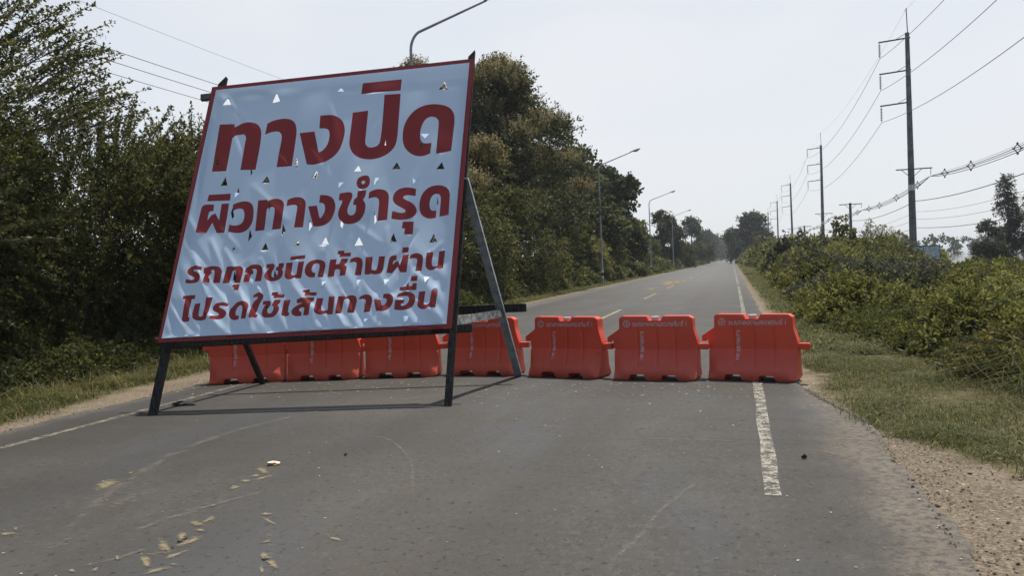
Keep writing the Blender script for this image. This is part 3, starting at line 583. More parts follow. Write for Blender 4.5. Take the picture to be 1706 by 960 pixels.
def barrier_body():
    S = [(-.525,.03),(-.515,0),(-.335,0),(-.305,.074),(-.135,.078),(-.105,0),(.08,0),(.105,.068),(.27,.07),(.30,0),(.50,0),(.525,.03),(.532,.25),(.537,.455),(.486,.645),(.48,.775),(.43,.805),(.105,.808),(.077,.752),(-.076,.752),(-.104,.808),(-.425,.812),(-.465,.795),(-.468,.655),(-.532,.50),(-.532,.25)]
    pts = []
    for i in range(len(S)):
        a, b = np.array(S[i]), np.array(S[(i+1) % len(S)]); n = max(1, int(np.linalg.norm(b - a)/0.035))
        pts += [tuple(a + (b - a)*j/n) for j in range(n)]
    if sum(pts[i-1][0]*pts[i][1] - pts[i][0]*pts[i-1][1] for i in range(len(pts))) < 0: pts = pts[::-1]
    nb = len(pts); verts = list(pts)
    zs = [.03,.075,.115,.135,.155,.19,.23,.27,.31,.345,.36,.37,.38,.42,.46,.5,.54,.58,.62,.66,.70,.74,.775]
    xs_ = np.unique(np.concatenate([np.arange(-.51, .52, .034)] + [gx + np.array([-.02, -.01, 0, .01, .02]) for gx in (-.225, .02, .255)]))
    def ins(x, z):
        c = False
        for i in range(len(S)):
            (x0, z0), (x1, z1) = S[i], S[i-1]
            if (z0 > z) != (z1 > z) and x < (x1-x0)*(z-z0)/(z1-z0) + x0: c = not c
        if not c: return False
        for i in range(nb):
            if math.hypot(pts[i][0]-x, pts[i][1]-z) < .012: return False
        return True
    verts += [(x, z) for x in xs_ for z in zs if ins(x, z)]
    r = delaunay_2d_cdt([Vector(v) for v in verts], [], [list(range(nb))], 1, 1e-6, True)
    V = np.array([tuple(v) for v in r[0]]); n = len(V); t = half_t(V[:, 0], V[:, 1])
    front = np.stack([V[:, 0], -t, V[:, 1]], -1); back = np.stack([V[:, 0], t, V[:, 1]], -1)
    order = {}; 
    edge = {}
    faces = []
    for f, of in zip(r[2], r[5]):
        if not of: continue
        f = list(f); faces.append(f); faces.append([i + n for i in f[::-1]])
        for i in range(3): edge[(f[i], f[(i+1) % 3])] = 1
    for (a, b) in list(edge):
        if (b, a) not in edge: faces.append([b, a, a + n]); faces.append([b, a + n, b + n])
    bm = bmesh.new(); vs_ = [bm.verts.new(p) for p in np.concatenate([front, back])]
    for f in faces: bm.faces.new([vs_[i] for i in f])
    bmesh.ops.recalc_face_normals(bm, faces=bm.faces)
    sharp = [e for e in bm.edges if len(e.link_faces) == 2 and e.calc_face_angle(0) > 0.9]
    bmesh.ops.bevel(bm, geom=sharp, offset=0.010, segments=2, affect='EDGES', clamp_overlap=True)
    for f in bm.faces: f.smooth = True
    for e in bm.edges:
        if len(e.link_faces) == 2 and e.calc_face_angle(0) > 0.55: e.smooth = False
    me = bpy.data.meshes.new('body'); bm.to_mesh(me); bm.free(); return me
def text_mesh(name, body, x0, x1, z0, z1, surf, squash=None):
    cu = bpy.data.curves.new('letters', 'FONT'); cu.body = body; cu.size = 1; cu.offset = 0.012; cu.resolution_u = 3
    ob = bpy.data.objects.new('letters', cu); COL.objects.link(ob); bpy.context.view_layer.update()
    me = bpy.data.meshes.new_from_object(ob.evaluated_get(bpy.context.evaluated_depsgraph_get())); bpy.data.objects.remove(ob); bpy.data.curves.remove(cu)
    co = np.zeros(len(me.vertices)*3, np.float32); me.vertices.foreach_get('co', co); co = co.reshape(-1, 3)
    lo, hi = co.min(0), co.max(0); x = x0 + (co[:, 0]-lo[0])/(hi[0]-lo[0])*(x1-x0); z = z0 + (co[:, 1]-lo[1])/(hi[1]-lo[1])*(z1-z0)
    y = surf(x, z); me.vertices.foreach_set('co', np.stack([x, y, z], -1).astype(np.float32).ravel()); me.name = name; me.update(); return me
def make_barrier():
    root = empty('road_barrier'); link('body', barrier_body(), PLASTIC, root)
    fs = lambda x, z: -half_t(x, z) - 0.003
    link('lettering', text_mesh('lettering', 'แขวงทางหลวงนครราชสีมาที่ 1', -.288, .405, .678, .752, fs), FADED, root)
    # round emblem: two rings and a small pavilion with rays
    mb = MB(); ex, ez = -.368, .712
    def ring(r0, r1, n=24):
        v = [(ex + r*math.cos(2*math.pi*i/n), ez + r*math.sin(2*math.pi*i/n)) for r in (r0, r1) for i in range(n)]
        mb.add([(x, float(fs(np.float64(x), np.float64(z))), z) for x, z in v], [(i, (i+1) % n, n + (i+1) % n, n + i) for i in range(n)])
    def pl(pts): mb.add([(ex + x, float(fs(np.float64(ex + x), np.float64(ez + z))), ez + z) for x, z in pts], [tuple(range(len(pts)))])
    ring(.041, .047); ring(.029, .033)
    for i in range(16):
        a = 2*math.pi*i/16; c_, s_ = math.cos(a), math.sin(a); pl([(.0345*c_ - .003*s_, .0345*s_ + .003*c_), (.0345*c_ + .003*s_, .0345*s_ - .003*c_), (.0395*c_ + .003*s_, .0395*s_ - .003*c_), (.0395*c_ - .003*s_, .0395*s_ + .003*c_)])
    pl([(-.018, -.016), (.018, -.016), (.018, -.012), (-.018, -.012)]); pl([(-.015, 0), (.015, 0), (0, .02)])
    for x in (-.012, 0, .009): pl([(x, -.0115), (x + .004, -.0115), (x + .004, -.0005), (x, -.0005)])
    mb.build('emblem', FADED, root)
    # a vertical strip of small stencilled writing, weathered past reading
    mb = MB(); q = random.Random(3); z = .245
    while z < .615:
        h = q.uniform(.004, .009); 
        if q.random() > .12:
            x0 = -.167 + q.uniform(-.028, -.018); x1 = -.167 + q.uniform(.012, .024)
            pts = [(x0, z), (x1, z + q.uniform(-.002, .002)), (x1, z + h*.7), (x0, z + h*.7)]
            if q.random() < .5: pts = [(x0, z), (x0 + .006, z), (x0 + .006, z + h*2), (x0, z + h*2)] if q.random() < .4 else pts
            mb.add([(x + .10*(z - .43)*.12, float(fs(np.float64(x), np.float64(zz_))), zz_) for x, zz_ in pts], [(0, 1, 2, 3)])
        z += h + q.uniform(.001, .004)
    mb.build('side_lettering', FADED2, root)
    # coupling lug on the right end, hooked arm on the left end
    mb = MB(); mb.box((.528, -.052, .378), (.662, .052, .452)); mb.build('coupling_lug', PLASTIC, root, bevel=.008)
    mb = MB(); o2 = [(-.470,.650),(-.640,.535),(-.640,.470),(-.598,.470),(-.598,.495),(-.560,.495),(-.560,.400),(-.525,.400)]
    n = len(o2); mb.add([(x, -.05, z) for x, z in o2] + [(x, .05, z) for x, z in o2], [tuple(range(n)), tuple(range(2*n-1, n-1, -1))] + [(i, n+i, n+(i+1) % n, (i+1) % n) for i in range(n)])
    mb.build('coupling_hook', PLASTIC, root)
    mb = MB(); mb.tube([(-.008, 0, .752), (-.008, 0, .765), (-.008, 0, .767), (-.008, 0, .798)], [.045, .045, .056, .056], 16); mb.build('filler_cap', CAPM, root, smooth=True)
    return root
barrier0 = make_barrier()
BAR = [((350,642),(473,636),'red plastic barrier behind the dark timber brace, nearest the dirt shoulder and tall grass'),
       ((475,636),(600,632),'red plastic barrier behind the sign, next to the one with the timber brace'),
       ((604,631),(733,628),'red plastic barrier just left of the sign\'s right leg'),
       ((740,626),(866,627),'red plastic barrier crossed by the steel brace and the white plank'),
       ((875,628),(1004,632),'red plastic barrier with scratched faded lettering, next right of the steel brace'),
       ((1021,633),(1163,636),'red plastic barrier between the scratched one and the one on the white line'),
       ((1180,633),(1327,638),'red plastic barrier standing over the white edge line, its coupling lug sticking out free')]
for i, (a, b, lab) in enumerate(BAR):
    o = barrier0 if i == 0 else copy_tree(barrier0)
    A, B = g(*a), g(*b); d = B - A; ang = math.atan2(d[1], d[0]) + (.03, -.02, .03, .02, -.05, .025, -.01)[i]
    back = np.array([-math.sin(ang), math.cos(ang), 0])*0.20
    o.location = [float(c) for c in ((A + B)/2 + back)]; o.rotation_euler = (0, 0, ang)
    tag(o, lab, 'barrier', 'plastic barriers closing the road')
# ------------------------------------------------------------------ vegetation
def norm(a): return a/(np.linalg.norm(a, axis=-1, keepdims=True) + 1e-9)
def leaf_quads(rg, O, D, Ln, per, leaf, asp, droop=0.0, tint=None, spread=1.0, tj=0.18):
    """leaves along sprays: O origins, D directions, Ln lengths -> verts, tints"""
    n = len(O); t = rg.uniform(0.08, 1.0, (n, per)); base = O[:, None] + D[:, None]*(Ln[:, None]*t)[..., None]
    base[..., 2] -= droop*(Ln[:, None]*t**2)
    base = base + rg.normal(0, leaf*0.25, base.shape)
    side = norm(rg.normal(0, 1, (n, per, 3))); ld = norm(D[:, None]*0.6 + side*spread + np.array([0, 0, -droop*0.6]))
    nr = norm(np.cross(ld, rg.normal(0, 1, ld.shape) + np.array([0, 0, 0.0]))); wd = nr
    s = (leaf*rg.uniform(.65, 1.3, (n, per)))[..., None]
    a = base; b = base + ld*s*.5 + wd*s*asp*.5; c = base + ld*s; d = base + ld*s*.5 - wd*s*asp*.5
    V = np.stack([a, b, c, d], 2).reshape(-1, 3)
    tt = (tint[:, None] if tint is not None else 0.45) + rg.normal(0, tj, (n, per)); T = np.repeat(np.clip(tt, 0, 1).ravel(), 4)
    return V, T
def leaf_mesh(name, parts):
    V = np.concatenate([p[0] for p in parts]); T = np.concatenate([p[1] for p in parts])
    return np_mesh(name, V, np.arange(len(V)).reshape(-1, 4), {'tint': T})
def curve_pts(a, b, n, rg, bend):
    a, b = np.array(a, float), np.array(b, float); t = np.linspace(0, 1, n)[:, None]; L_ = np.linalg.norm(b - a)
    off = rg.normal(0, bend*L_, 3); return a + (b - a)*t + off*(t*(1 - t))*2 + np.array([0, 0, 1])*(t*(1-t))*L_*0.15
def sample_ell(rg, n, shell=0.0):
    d = norm(rg.normal(0, 1, (n, 3))); r = rg.random(n)**(1/3); r = shell + (1 - shell)*r; return d*r[:, None]
def grow(rg, blobs, trunk, tr, nspray, slen, per, leaf, asp, up=0.4, out_=0.8, droop=0.1, shell=0.35, subs=3, spread=1.0, tmean=0.45, tvar=0.16, limb=0.35):
    """blobs: [(x,y,z, rx,ry,rz)]; returns trunk MB and leaf part"""
    mb = MB(); tp = np.array(trunk, float); mb.tube(tp, np.linspace(tr, tr*0.35, len(tp)), 8)
    parts = []; cen = np.mean([b[:3] for b in blobs], axis=0); wsum = sum(b[3]*b[4] + b[4]*b[5] for b in blobs)
    for b in blobs:
        c = np.array(b[:3]); r = np.array(b[3:6])
        k = int(np.argmin(np.abs(tp[:, 2] - (c[2] - r[2]*0.7 - limb*np.linalg.norm(c[:2] - tp[len(tp)//2, :2]))))); k = min(k, len(tp)-1)
        lp = curve_pts(tp[k], c, 6, rg, 0.06); r0 = max(0.012, tr*0.45*(1 - 0.5*k/len(tp)))
        mb.tube(lp, np.linspace(r0, r0*0.4, 6), 6, cap=False)
        for _ in range(subs):
            e = c + sample_ell(rg, 1, .6)[0]*r*0.9; mb.tube(curve_pts(lp[rg.integers(2, 6)], e, 4, rg, 0.08), np.linspace(r0*0.4, r0*0.12, 4), 5, cap=False)
        n = max(4, int(nspray*(b[3]*b[4] + b[4]*b[5])/wsum)); q = sample_ell(rg, n, shell); O = c + q*r
        D = norm(q*out_ + norm(c - cen + 1e-6)*0.35 + np.array([0, 0, up]) + rg.normal(0, .35, (n, 3)))
        tint = np.clip(tmean + rg.normal(0, tvar) * 0.7 + rg.normal(0, tvar, n), 0.02, 1)
        parts.append(leaf_quads(rg, O, D, slen*rg.uniform(.5, 1.35, n), per, leaf, asp, droop, tint, spread))
    return mb, parts
def plant(name, label, cat, loc, mb, parts, leafm, barkm, group=None, rz=0.0, extra=None, names=('trunk', 'crown')):
    root = empty(name, loc, rz); mb.build(names[0], barkm, root, smooth=True); link(names[1], leaf_mesh(names[1], parts), leafm, root)
    if extra: link(extra[0], leaf_mesh(extra[0], extra[1]), extra[2], root)
    return tag(root, label, cat, group)
def blobs_in(rg, n, c, r, br, zs=1.0, shell=0.5):
    out_ = []
    for q in sample_ell(rg, n, shell):
        s = br*rg.uniform(.7, 1.3); out_.append((c[0] + q[0]*r[0], c[1] + q[1]*r[1], c[2] + q[2]*r[2], s, s, s*zs))
    return out_
def gz(x, y): return float(ground_z(np.float64(x), np.float64(y)))

# --- left side, near: open feathery trees with long upright shoots
def feathery(label, x, y, h, spread, seed, sprays=1500, lean=(0, 0), mat='leaf_olive', tm=0.42):
    rg = np.random.default_rng(seed); c = (lean[0]*.6, lean[1]*.6, h*0.56); bl = blobs_in(rg, 16, c, (spread*.72, spread*.72, h*.28), spread*.30, .8, .35)
    bl += [(rg.uniform(-.75, .75)*spread, rg.uniform(-.75, .75)*spread, h*rg.uniform(.14, .36), spread*.36, spread*.36, spread*.26) for _ in range(8)]
    tk = [(0, 0, -.3), (0.06, 0.03, h*.12), (lean[0]*.2, lean[1]*.2, h*.3), (lean[0]*.4, lean[1]*.4, h*.5), (lean[0]*.7, lean[1]*.7, h*.72)]
    mb, parts = grow(rg, bl, tk, 0.11, sprays, .62, 24, .066, .52, up=.38, out_=.9, droop=.22, shell=.2, subs=5, spread=.9, tmean=tm)
    for _ in range(3):
        a = rg.uniform(0, 6.28); mb.tube(curve_pts((0.1*math.cos(a), .1*math.sin(a), -.2), (spread*.5*math.cos(a), spread*.5*math.sin(a), h*.55), 7, rg, .08), np.linspace(.07, .02, 7), 6)
    # long whip shoots rising out of the crown
    n = int(sprays*.10); q = sample_ell(rg, n, .75); q[:, 2] = np.abs(q[:, 2]); O = np.array(c) + q*np.array([spread*.95, spread*.95, h*.36])
    D = norm(q*np.array([1.3, 1.1, .5]) + np.array([.35, 0, .55]) + rg.normal(0, .22, (n, 3))); Ln = rg.uniform(.5, 1.35, n)
    parts.append(leaf_quads(rg, O, D, Ln, 72, .070, .5, .10, np.clip(rg.normal(tm, .15, n), 0, 1), .8))
    for i in range(n): mb.tube([O[i] - D[i]*.3, O[i] + D[i]*Ln[i]*.5 - np.array([0, 0, .025*Ln[i]]), O[i] + D[i]*Ln[i]*.95 - np.array([0, 0, .09*Ln[i]])], [.008, .006, .003], 4, cap=False)
    return plant('feathery_tree', label, 'tree', (x, y, gz(x, y)), mb, parts, M[mat], M['bark'])
feathery('tallest of the feathery trees, rising above the thin wires', -12.5, 9.4, 7.0, 3.0, 11, 5000, (0, 0), 'leaf_mid', .36)
feathery('feathery tree whose upright shoots show beside the sign\'s top left corner', -12.8, 14.0, 4.9, 2.7, 12, 4800, (.5, 0), 'leaf_mid', .34)
feathery('shorter feathery tree touching the left post of the sign', -11.4, 15.6, 4.7, 2.1, 13, 3000, (.3, 0), 'leaf_olive', .40)
feathery('smallest feathery tree, low by the dirt shoulder in front of the tallest one', -10.9, 7.2, 3.6, 1.9, 14, 2400, (-.2, 0), 'leaf_dark', .45)
feathery('feathery tree standing behind the upper left part of the sign', -15.2, 20.5, 5.2, 2.8, 15, 2600, (0, 0), 'leaf_dark', .45)

# --- left side, behind the closure: tall seed-topped trees, broad dark trees, drooping green ones
def tall_mixed(label, x, y, h, spread, seed, blossom=0.0, mat='leaf_dark', n=13, leaf=.17, sprays=1500, tm=.42, br=.42, base=.30, zs=.85, droop=.15, up=.2, bark='bark', name='roadside_tree', asp=.5):
    rg = np.random.default_rng(seed); bl = []
    n = int(n*1.9); br = br*.70
    for i in range(n):
        t = rg.uniform(0, 1); z = h*(base + (0.93 - base)*t); rr_ = spread*(1.05 - 0.62*t**1.6)*math.sqrt(rg.uniform(.05, 1))*rg.uniform(.85, 1.18); a = rg.uniform(0, 6.28); s = spread*br*rg.uniform(.7, 1.25)*(1 - .25*t)
        bl.append((rr_*math.cos(a), rr_*math.sin(a), z, s, s, s*zs))
    bl.append((0, 0, h - spread*br*zs*.6, spread*br*.7, spread*br*.7, spread*br*.6))
    tk = [(0, 0, -.4), (.1, 0, h*.2), (-.05, .1, h*.42), (.05, 0, h*.65), (0, 0, h*.88)]
    mb, parts = grow(rg, bl, tk, h*.016 + .05, sprays*1.1, spread*.27, 16, leaf, asp, up=up, out_=.9, droop=droop, shell=.30, subs=2, tmean=tm)
    extra = None
    if blossom:
        ex = []
        for b in bl:
            if b[2] < h*.45: continue
            k = int(120*blossom); q = sample_ell(rg, k, .55); q[:, 2] = np.abs(q[:, 2])*.9 + .25; O = np.array(b[:3]) + q*np.array(b[3:6])*1.0
            D = norm(q + np.array([0, 0, .8]) + rg.normal(0, .2, (k, 3))); ex.append(leaf_quads(rg, O, D, rg.uniform(.35, .9, k), 11, .10, .6, 0, np.clip(rg.normal(.45, .2, k), 0, 1)))
        extra = ('blossom', ex, M['blossom'])
    return plant(name, label, 'tree', (x, y, gz(x, y)), mb, parts, M[mat], M[bark], rz=rg.uniform(0, 6), extra=extra)
tall_mixed('tallest tree right of the sign, its dark crown topped with beige seed heads', -13.4, 47, 13.6, 4.2, 31, 1.6, 'leaf_dark', 20, .20, 2600, br=.36)
tall_mixed('beige-topped tree next right of the tallest one, sloping down towards the lamp', -13.4, 58, 12.6, 4.0, 32, 1.3, 'leaf_dark', 16, .20, 2100, br=.38)
tall_mixed('dark tree beside the sign\'s right post with brown seed heads in its middle', -13.4, 38, 9.0, 3.2, 33, 1.4, 'leaf_olive', 14, .17, 1700)
tall_mixed('tree showing only its beige tips over the sign\'s top edge', -17.4, 44, 13.3, 2.2, 34, 1.6, 'leaf_dark', 10, .2, 700)
tall_mixed('dark broadleaf tree with big leaves behind the second street lamp', -13.6, 71, 11.8, 4.0, 35, 0, 'leaf_dark', 15, .36, 1500, tm=.38, asp=.75)
tall_mixed('dark broadleaf tree leaning its branches towards the third street lamp', -12.9, 86, 11.2, 3.5, 36, 0, 'leaf_dark', 14, .40, 1400, tm=.45, asp=.75)
tall_mixed('low mid-green tree with drooping sprays in front of the tall beige-topped tree', -12.0, 42, 6.0, 2.9, 37, 0, 'leaf_mid', 14, .15, 1800, tm=.50, droop=.5, up=.0, base=.16)
tall_mixed('low drooping green tree directly right of the steel brace', -11.6, 33, 5.2, 2.7, 38, 0, 'leaf_mid', 13, .14, 1700, tm=.48, droop=.45, up=.05, base=.14)
tall_mixed('yellowish green small tree at the foot of the second street lamp', -12.0, 65, 4.6, 2.0, 39, 0, 'leaf_yellow', 10, .18, 1000, tm=.45, base=.15)
tall_mixed('low bushy tree between the second and third street lamps', -12.4, 81, 5.0, 2.4, 40, 0, 'leaf_mid', 10, .2, 900, tm=.4, base=.15)
tall_mixed('slim feathery tree between the third and fourth street lamps', -13.0, 112, 7.0, 2.6, 41, 0, 'leaf_mid', 11, .3, 900, tm=.4)
tall_mixed('mid-sized dark tree beside the third street lamp\'s pole', -13.0, 103, 6.0, 2.8, 42, 0, 'leaf_olive', 9, .28, 700, tm=.45, base=.15)
tall_mixed('conical dark tree left of the fourth street lamp', -12.0, 149, 10.4, 3.0, 43, 0, 'leaf_dark', 10, .4, 800, tm=.4)
tall_mixed('rounded dark tree just right of the fourth street lamp', -11.2, 240, 13.6, 4.6, 44, 0, 'leaf_dark', 11, .5, 800, tm=.45, base=.2)
tall_mixed('low olive bushy tree under the fifth street lamp', -11.2, 168, 5.5, 3.2, 45, 0, 'leaf_olive', 8, .4, 500, tm=.5, base=.15)
tall_mixed('small far tree at the left side of the road\'s vanishing point', -11, 390, 14.5, 6.0, 46, 0, 'leaf_dark', 10, .7, 600, tm=.45, base=.18)
tall_mixed('broad far tree closing the left tree row near the vanishing point', -11, 560, 17, 9.0, 47, 0, 'leaf_dark', 10, 1.0, 500, tm=.5, base=.15)
# --- right side
tall_mixed('big round dark tree on the right verge near the vanishing point', 5.8, 246, 13.8, 6.3, 51, 0, 'leaf_dark', 17, .6, 1300, tm=.42, base=.16, br=.40)
tall_mixed('smaller dark tree behind the big round one, overhanging the far road', 3.6, 330, 11, 6.0, 52, 0, 'leaf_dark', 9, .9, 500, tm=.42, base=.15)
def eucalypt(label, x, y, h, w, seed, mat='leaf_grey', sprays=700, base=.22):
    rg = np.random.default_rng(seed); bl = []
    for i in range(22):
        t = i/21; r_ = w*(0.35 + .65*math.sin(math.pi*min(1, .25 + .8*t)))*.62; a = rg.uniform(0, 6.28); s = w*.40*rg.uniform(.7, 1.2)*(1 - .35*t)
        bl.append((r_*math.cos(a), r_*math.sin(a), h*(base + (.97 - base)*t), s, s, s*1.3))
    tk = [(0, 0, -.5), (.1, 0, h*.25), (-.05, .05, h*.5), (.05, 0, h*.75), (0, 0, h*.95)]
    mb, parts = grow(rg, bl, tk, .16, sprays, .8, 16, .30, .32, up=-.2, out_=.7, droop=.7, shell=.2, subs=2, tmean=.42)
    return plant('eucalyptus_tree', label, 'tree', (x, y, gz(x, y)), mb, parts, M[mat], M['bark_pale'])
eucalypt('slender eucalyptus with a bare lower trunk standing in the flooded field', 30.3, 103, 11.6, 1.25, 61, base=.26)
eucalypt('taller darker eucalyptus beside the slender one', 33.0, 102, 13.2, 1.7, 62, 'leaf_dark', 900, base=.24)
tall_mixed('round-topped grey-green tree standing in the flooded field left of the eucalyptus', 26.6, 97, 6.2, 1.45, 63, 0, 'leaf_grey', 10, .26, 700, base=.15, br=.5)
tall_mixed('low dark bushy tree beside the round-topped tree in the flooded field', 31.5, 112, 3.2, 1.7, 64, 0, 'leaf_olive', 8, .3, 500, base=.1, br=.5)

def far_wood(name, label, pts, seed, leaf=1.6, haze=False):
    rg = np.random.default_rng(seed); parts = []
    for (x, y, h, w) in pts:
        n = 60; c = np.array([x, y, -1.2 + h*.5]); q = sample_ell(rg, n, .4); q[:, 2] = np.where(q[:, 2] < 0, q[:, 2], q[:, 2]*rg.uniform(.75, 1.15)); O = c + q*np.array([w*.5, w*.5, h*.52])
        parts.append(leaf_quads(rg, O, norm(q + np.array([0, 0, .3])), np.full(n, h*.22), 7, leaf*h/9, .8, .1, np.clip(rg.normal(.4, .15, n), 0, 1)))
    o = link(name, leaf_mesh(name, parts), M['leaf_dark']); return tag(o, label, 'woodland', kind='stuff')
rg = np.random.default_rng(71); pts = []
for i in range(46):
    a = i/45; x = 60 + a*300 + rg.uniform(-6, 6); pts.append((x, 430 - a*130 + rg.uniform(-20, 20), rg.uniform(5, 10), rg.uniform(9, 18)))
for i in range(26): pts.append((80 + i*6.5 + rg.uniform(-3, 3), 250 + rg.uniform(-15, 25), rg.uniform(2.5, 5), rg.uniform(5, 9)))
far_wood('far_woodland', 'hazy far line of trees beyond the flooded field on the right', pts, 72)
pts = [(-40 - i*9 + rg.uniform(-4, 4), 330 - i*4 + rg.uniform(-20, 20), rg.uniform(7, 13), rg.uniform(9, 16)) for i in range(40)]
far_wood('far_woodland', 'far line of trees beyond the water behind the left trees', pts, 73)

pts = [(-70 + i*5.5 + rg.uniform(-2, 2), 1050 + rg.uniform(-60, 60), rg.uniform(12, 20), rg.uniform(14, 24)) for i in range(28)]
far_wood('far_woodland', 'bluish hazy trees closing the far end of the road', pts, 74)
# --- roadside shrubs on the right: a few one can tell apart, the rest one thicket
def shrub_parts(rg, x, y, h, w, leaf, sprays, per=14, tm=.45, asp=.5, droop=.1):
    z0 = gz(x, y); n = int(sprays); q = sample_ell(rg, n, .35); q[:, 2] = np.abs(q[:, 2]); lump = 1 + .30*np.sin(q[:, 0]*5 + x)*np.cos(q[:, 1]*4 + y)
    O = np.array([x, y, z0]) + q*np.array([w, w, h*.85])*lump[:, None]; D = norm(q*.8 + np.array([0, 0, .75]) + rg.normal(0, .35, (n, 3)))
    tint = np.clip(tm + rg.normal(0, .10) + .14*np.sin(q[:, 0]*4 + q[:, 1]*5) + rg.normal(0, .13, n), 0.02, 1)
    return leaf_quads(rg, O, D, h*.22*rg.uniform(.5, 1.4, n), per, leaf, asp, droop, tint)
def shrub(label, x, y, h, w, leaf, sprays, seed, mat, tm=.45, asp=.5, droop=.1, tips=0):
    rg = np.random.default_rng(seed); z0 = gz(x, y); mb = MB()
    for _ in range(14):
        e = sample_ell(rg, 1, .5)[0]; e[2] = abs(e[2]); mb.tube(curve_pts((rg.uniform(-.15, .15), rg.uniform(-.15, .15), -.1), e*np.array([w, w, h*.95]), 5, rg, .1), np.linspace(.02, .005, 5), 5, cap=False)
    V, T = shrub_parts(rg, x, y, h, w, leaf, sprays, 15, tm, asp, droop); parts = [(V - np.array([x, y, z0]), T)]
    if tips:
        q = sample_ell(rg, tips, .85); q[:, 2] = np.abs(q[:, 2]); O = q*np.array([w, w, h]); D = norm(q*.6 + np.array([0, 0, 1.0]) + rg.normal(0, .3, (tips, 3))); Ln = rg.uniform(.25, .6, tips)
        parts.append(leaf_quads(rg, O, D, Ln, 16, leaf*1.05, asp, .15, np.clip(rg.normal(tm + .1, .15, tips), 0, 1), .8))
    return plant('shrub', label, 'shrub', (x, y, z0), mb, parts, M[mat], M['bark'], names=('stems', 'foliage'))
shrub('broad yellow-green shrub right behind the long grass on the right verge', 3.75, 13.0, .85, 1.25, .072, 2200, 81, 'leaf_yellow', .50, .45, .2, 60)
shrub('low dark-based leafy shrub with long grass growing at its foot', 3.5, 10.5, .62, .8, .065, 1400, 82, 'leaf_olive', .50, .5, .15, 40)
shrub('rounded green shrub standing furthest out towards the road, past the right end of the barriers', 2.75, 19.0, .95, 1.35, .075, 2000, 83, 'leaf_yellow', .40, .55, .1, 50)
shrub('greyish brown tangled shrub behind the rounded green one', 4.3, 25.5, 1.35, 1.6, .085, 1900, 84, 'leaf_grey', .45, .5, .1, 60)
shrub('bright yellow-green shrub in front of the small weathered notice board', 7.6, 33, .55, 1.8, .10, 1000, 85, 'leaf_yellow', .58, .5, .1, 50)
shrub('tall shrub with pale upright tips left of the nearest power pole', 9.1, 56, 3.3, 1.4, .13, 900, 86, 'leaf_yellow', .45, .4, .3, 50)
shrub('tall bush with big arching leaves in front of the first short pole', 7.9, 63, 3.7, 1.3, .30, 170, 87, 'leaf_mid', .5, .6, .5, 20)
shrub('golden bush at the right side of the small notice board', 17.4, 80, 2.6, 1.5, .2, 600, 88, 'leaf_yellow', .65, .5, .1, 20)
shrub('broad green shrub at the far right, below the eucalyptus', 6.3, 21.5, 1.05, 1.8, .085, 1900, 89, 'leaf_yellow', .45, .5, .1, 50)
rg = np.random.default_rng(90); TH = [[], [], [], []]
y = 9.6
_sky = np.array([(ray(px, py)[0]/ray(px, py)[1], ray(px, py)[2]/ray(px, py)[1]) for px, py in [(1236,420),(1290,392),(1330,394),(1400,384),(1450,400),(1488,402),(1500,424),(1512,454),(1596,454),(1610,430),(1650,428),(1706,436),(1800,440)]])
while y < 235:
    edge = float(np.interp(y, [9, 10.3, 11.5, 15, 18.6, 50, 100, 240], [3.4, 3.2, 2.75, 2.3, 2.2, 3.0, 3.6, 3.6])); step = max(.75, y*.045)
    nacross = int(np.interp(y, [9, 20, 60, 235], [7, 7, 6, 4]))
    for j in range(nacross):
        w = float(np.interp(y, [9, 25, 60, 235], [.85, 1.15, 1.7, 2.8]))*rg.uniform(.8, 1.3); x = edge + w*.7 + j*w*1.25*rg.uniform(.85, 1.15)
        h = float(np.interp(y, [9, 20, 50, 75, 120, 235], [.55, .95, 2.0, 3.1, 3.4, 3.6]))*rg.uniform(.5, 1.25)*(0.62 if j == 0 and y < 30 else 1) + 1.9*float(smoothstep(11, 24, np.float64(x)))*.55
        lf = max(.062, y*.0036)*rg.uniform(.75, 1.35); sp = float(np.interp(y, [9, 20, 60, 235], [900, 800, 420, 150]))
        if rg.random() < .2 and j: continue
        h = min(h, (rg.uniform(.18, .40) if _sky[6, 0] < x/y < _sky[9, 0] else rg.uniform(.52, .88))*(1.5 + y*float(np.interp(x/y, _sky[:, 0], _sky[:, 1])) - gz(x, y)))
        if h < .25: continue
        p_ = shrub_parts(rg, x, y + rg.uniform(-.5, .5)*step, h, w, lf, sp, 13, rg.uniform(.32, .58), .52, .12)
        kind_ = rg.choice(4, p=[.42, .22, .24, .12]); TH[kind_].append(p_)
        if rg.random() < .5:
            k_ = int(rg.integers(3, 9)); q_ = np.stack([x + rg.normal(0, w*.45, k_), y + rg.normal(0, w*.45, k_), gz(x, y) + h*rg.uniform(.55, .95, k_)], -1); TH[int(rg.choice(4))].append(leaf_quads(rg, q_, norm(np.stack([rg.normal(0, .3, k_), rg.normal(0, .3, k_), np.ones(k_)], -1)), h*rg.uniform(.25, .6, k_), 20, lf*1.15, .5, .1, np.clip(rg.normal(.5, .15, k_), 0, 1), .9))
    y += step
for k_, (mt, lab) in enumerate((('leaf_yellow', 'yellow-green thicket filling the right verge'), ('leaf_olive', 'darker olive undergrowth mixed through the right-hand thicket'), ('leaf_mid', 'fresh green undergrowth mixed through the right-hand thicket'), ('leaf_grey', 'greyish tangled undergrowth mixed through the right-hand thicket'))):
    tag(link('roadside_undergrowth', leaf_mesh('roadside_undergrowth', TH[k_]), M[mt]), lab, 'undergrowth', kind='stuff')
rg = np.random.default_rng(91); parts = []; y = 4.5
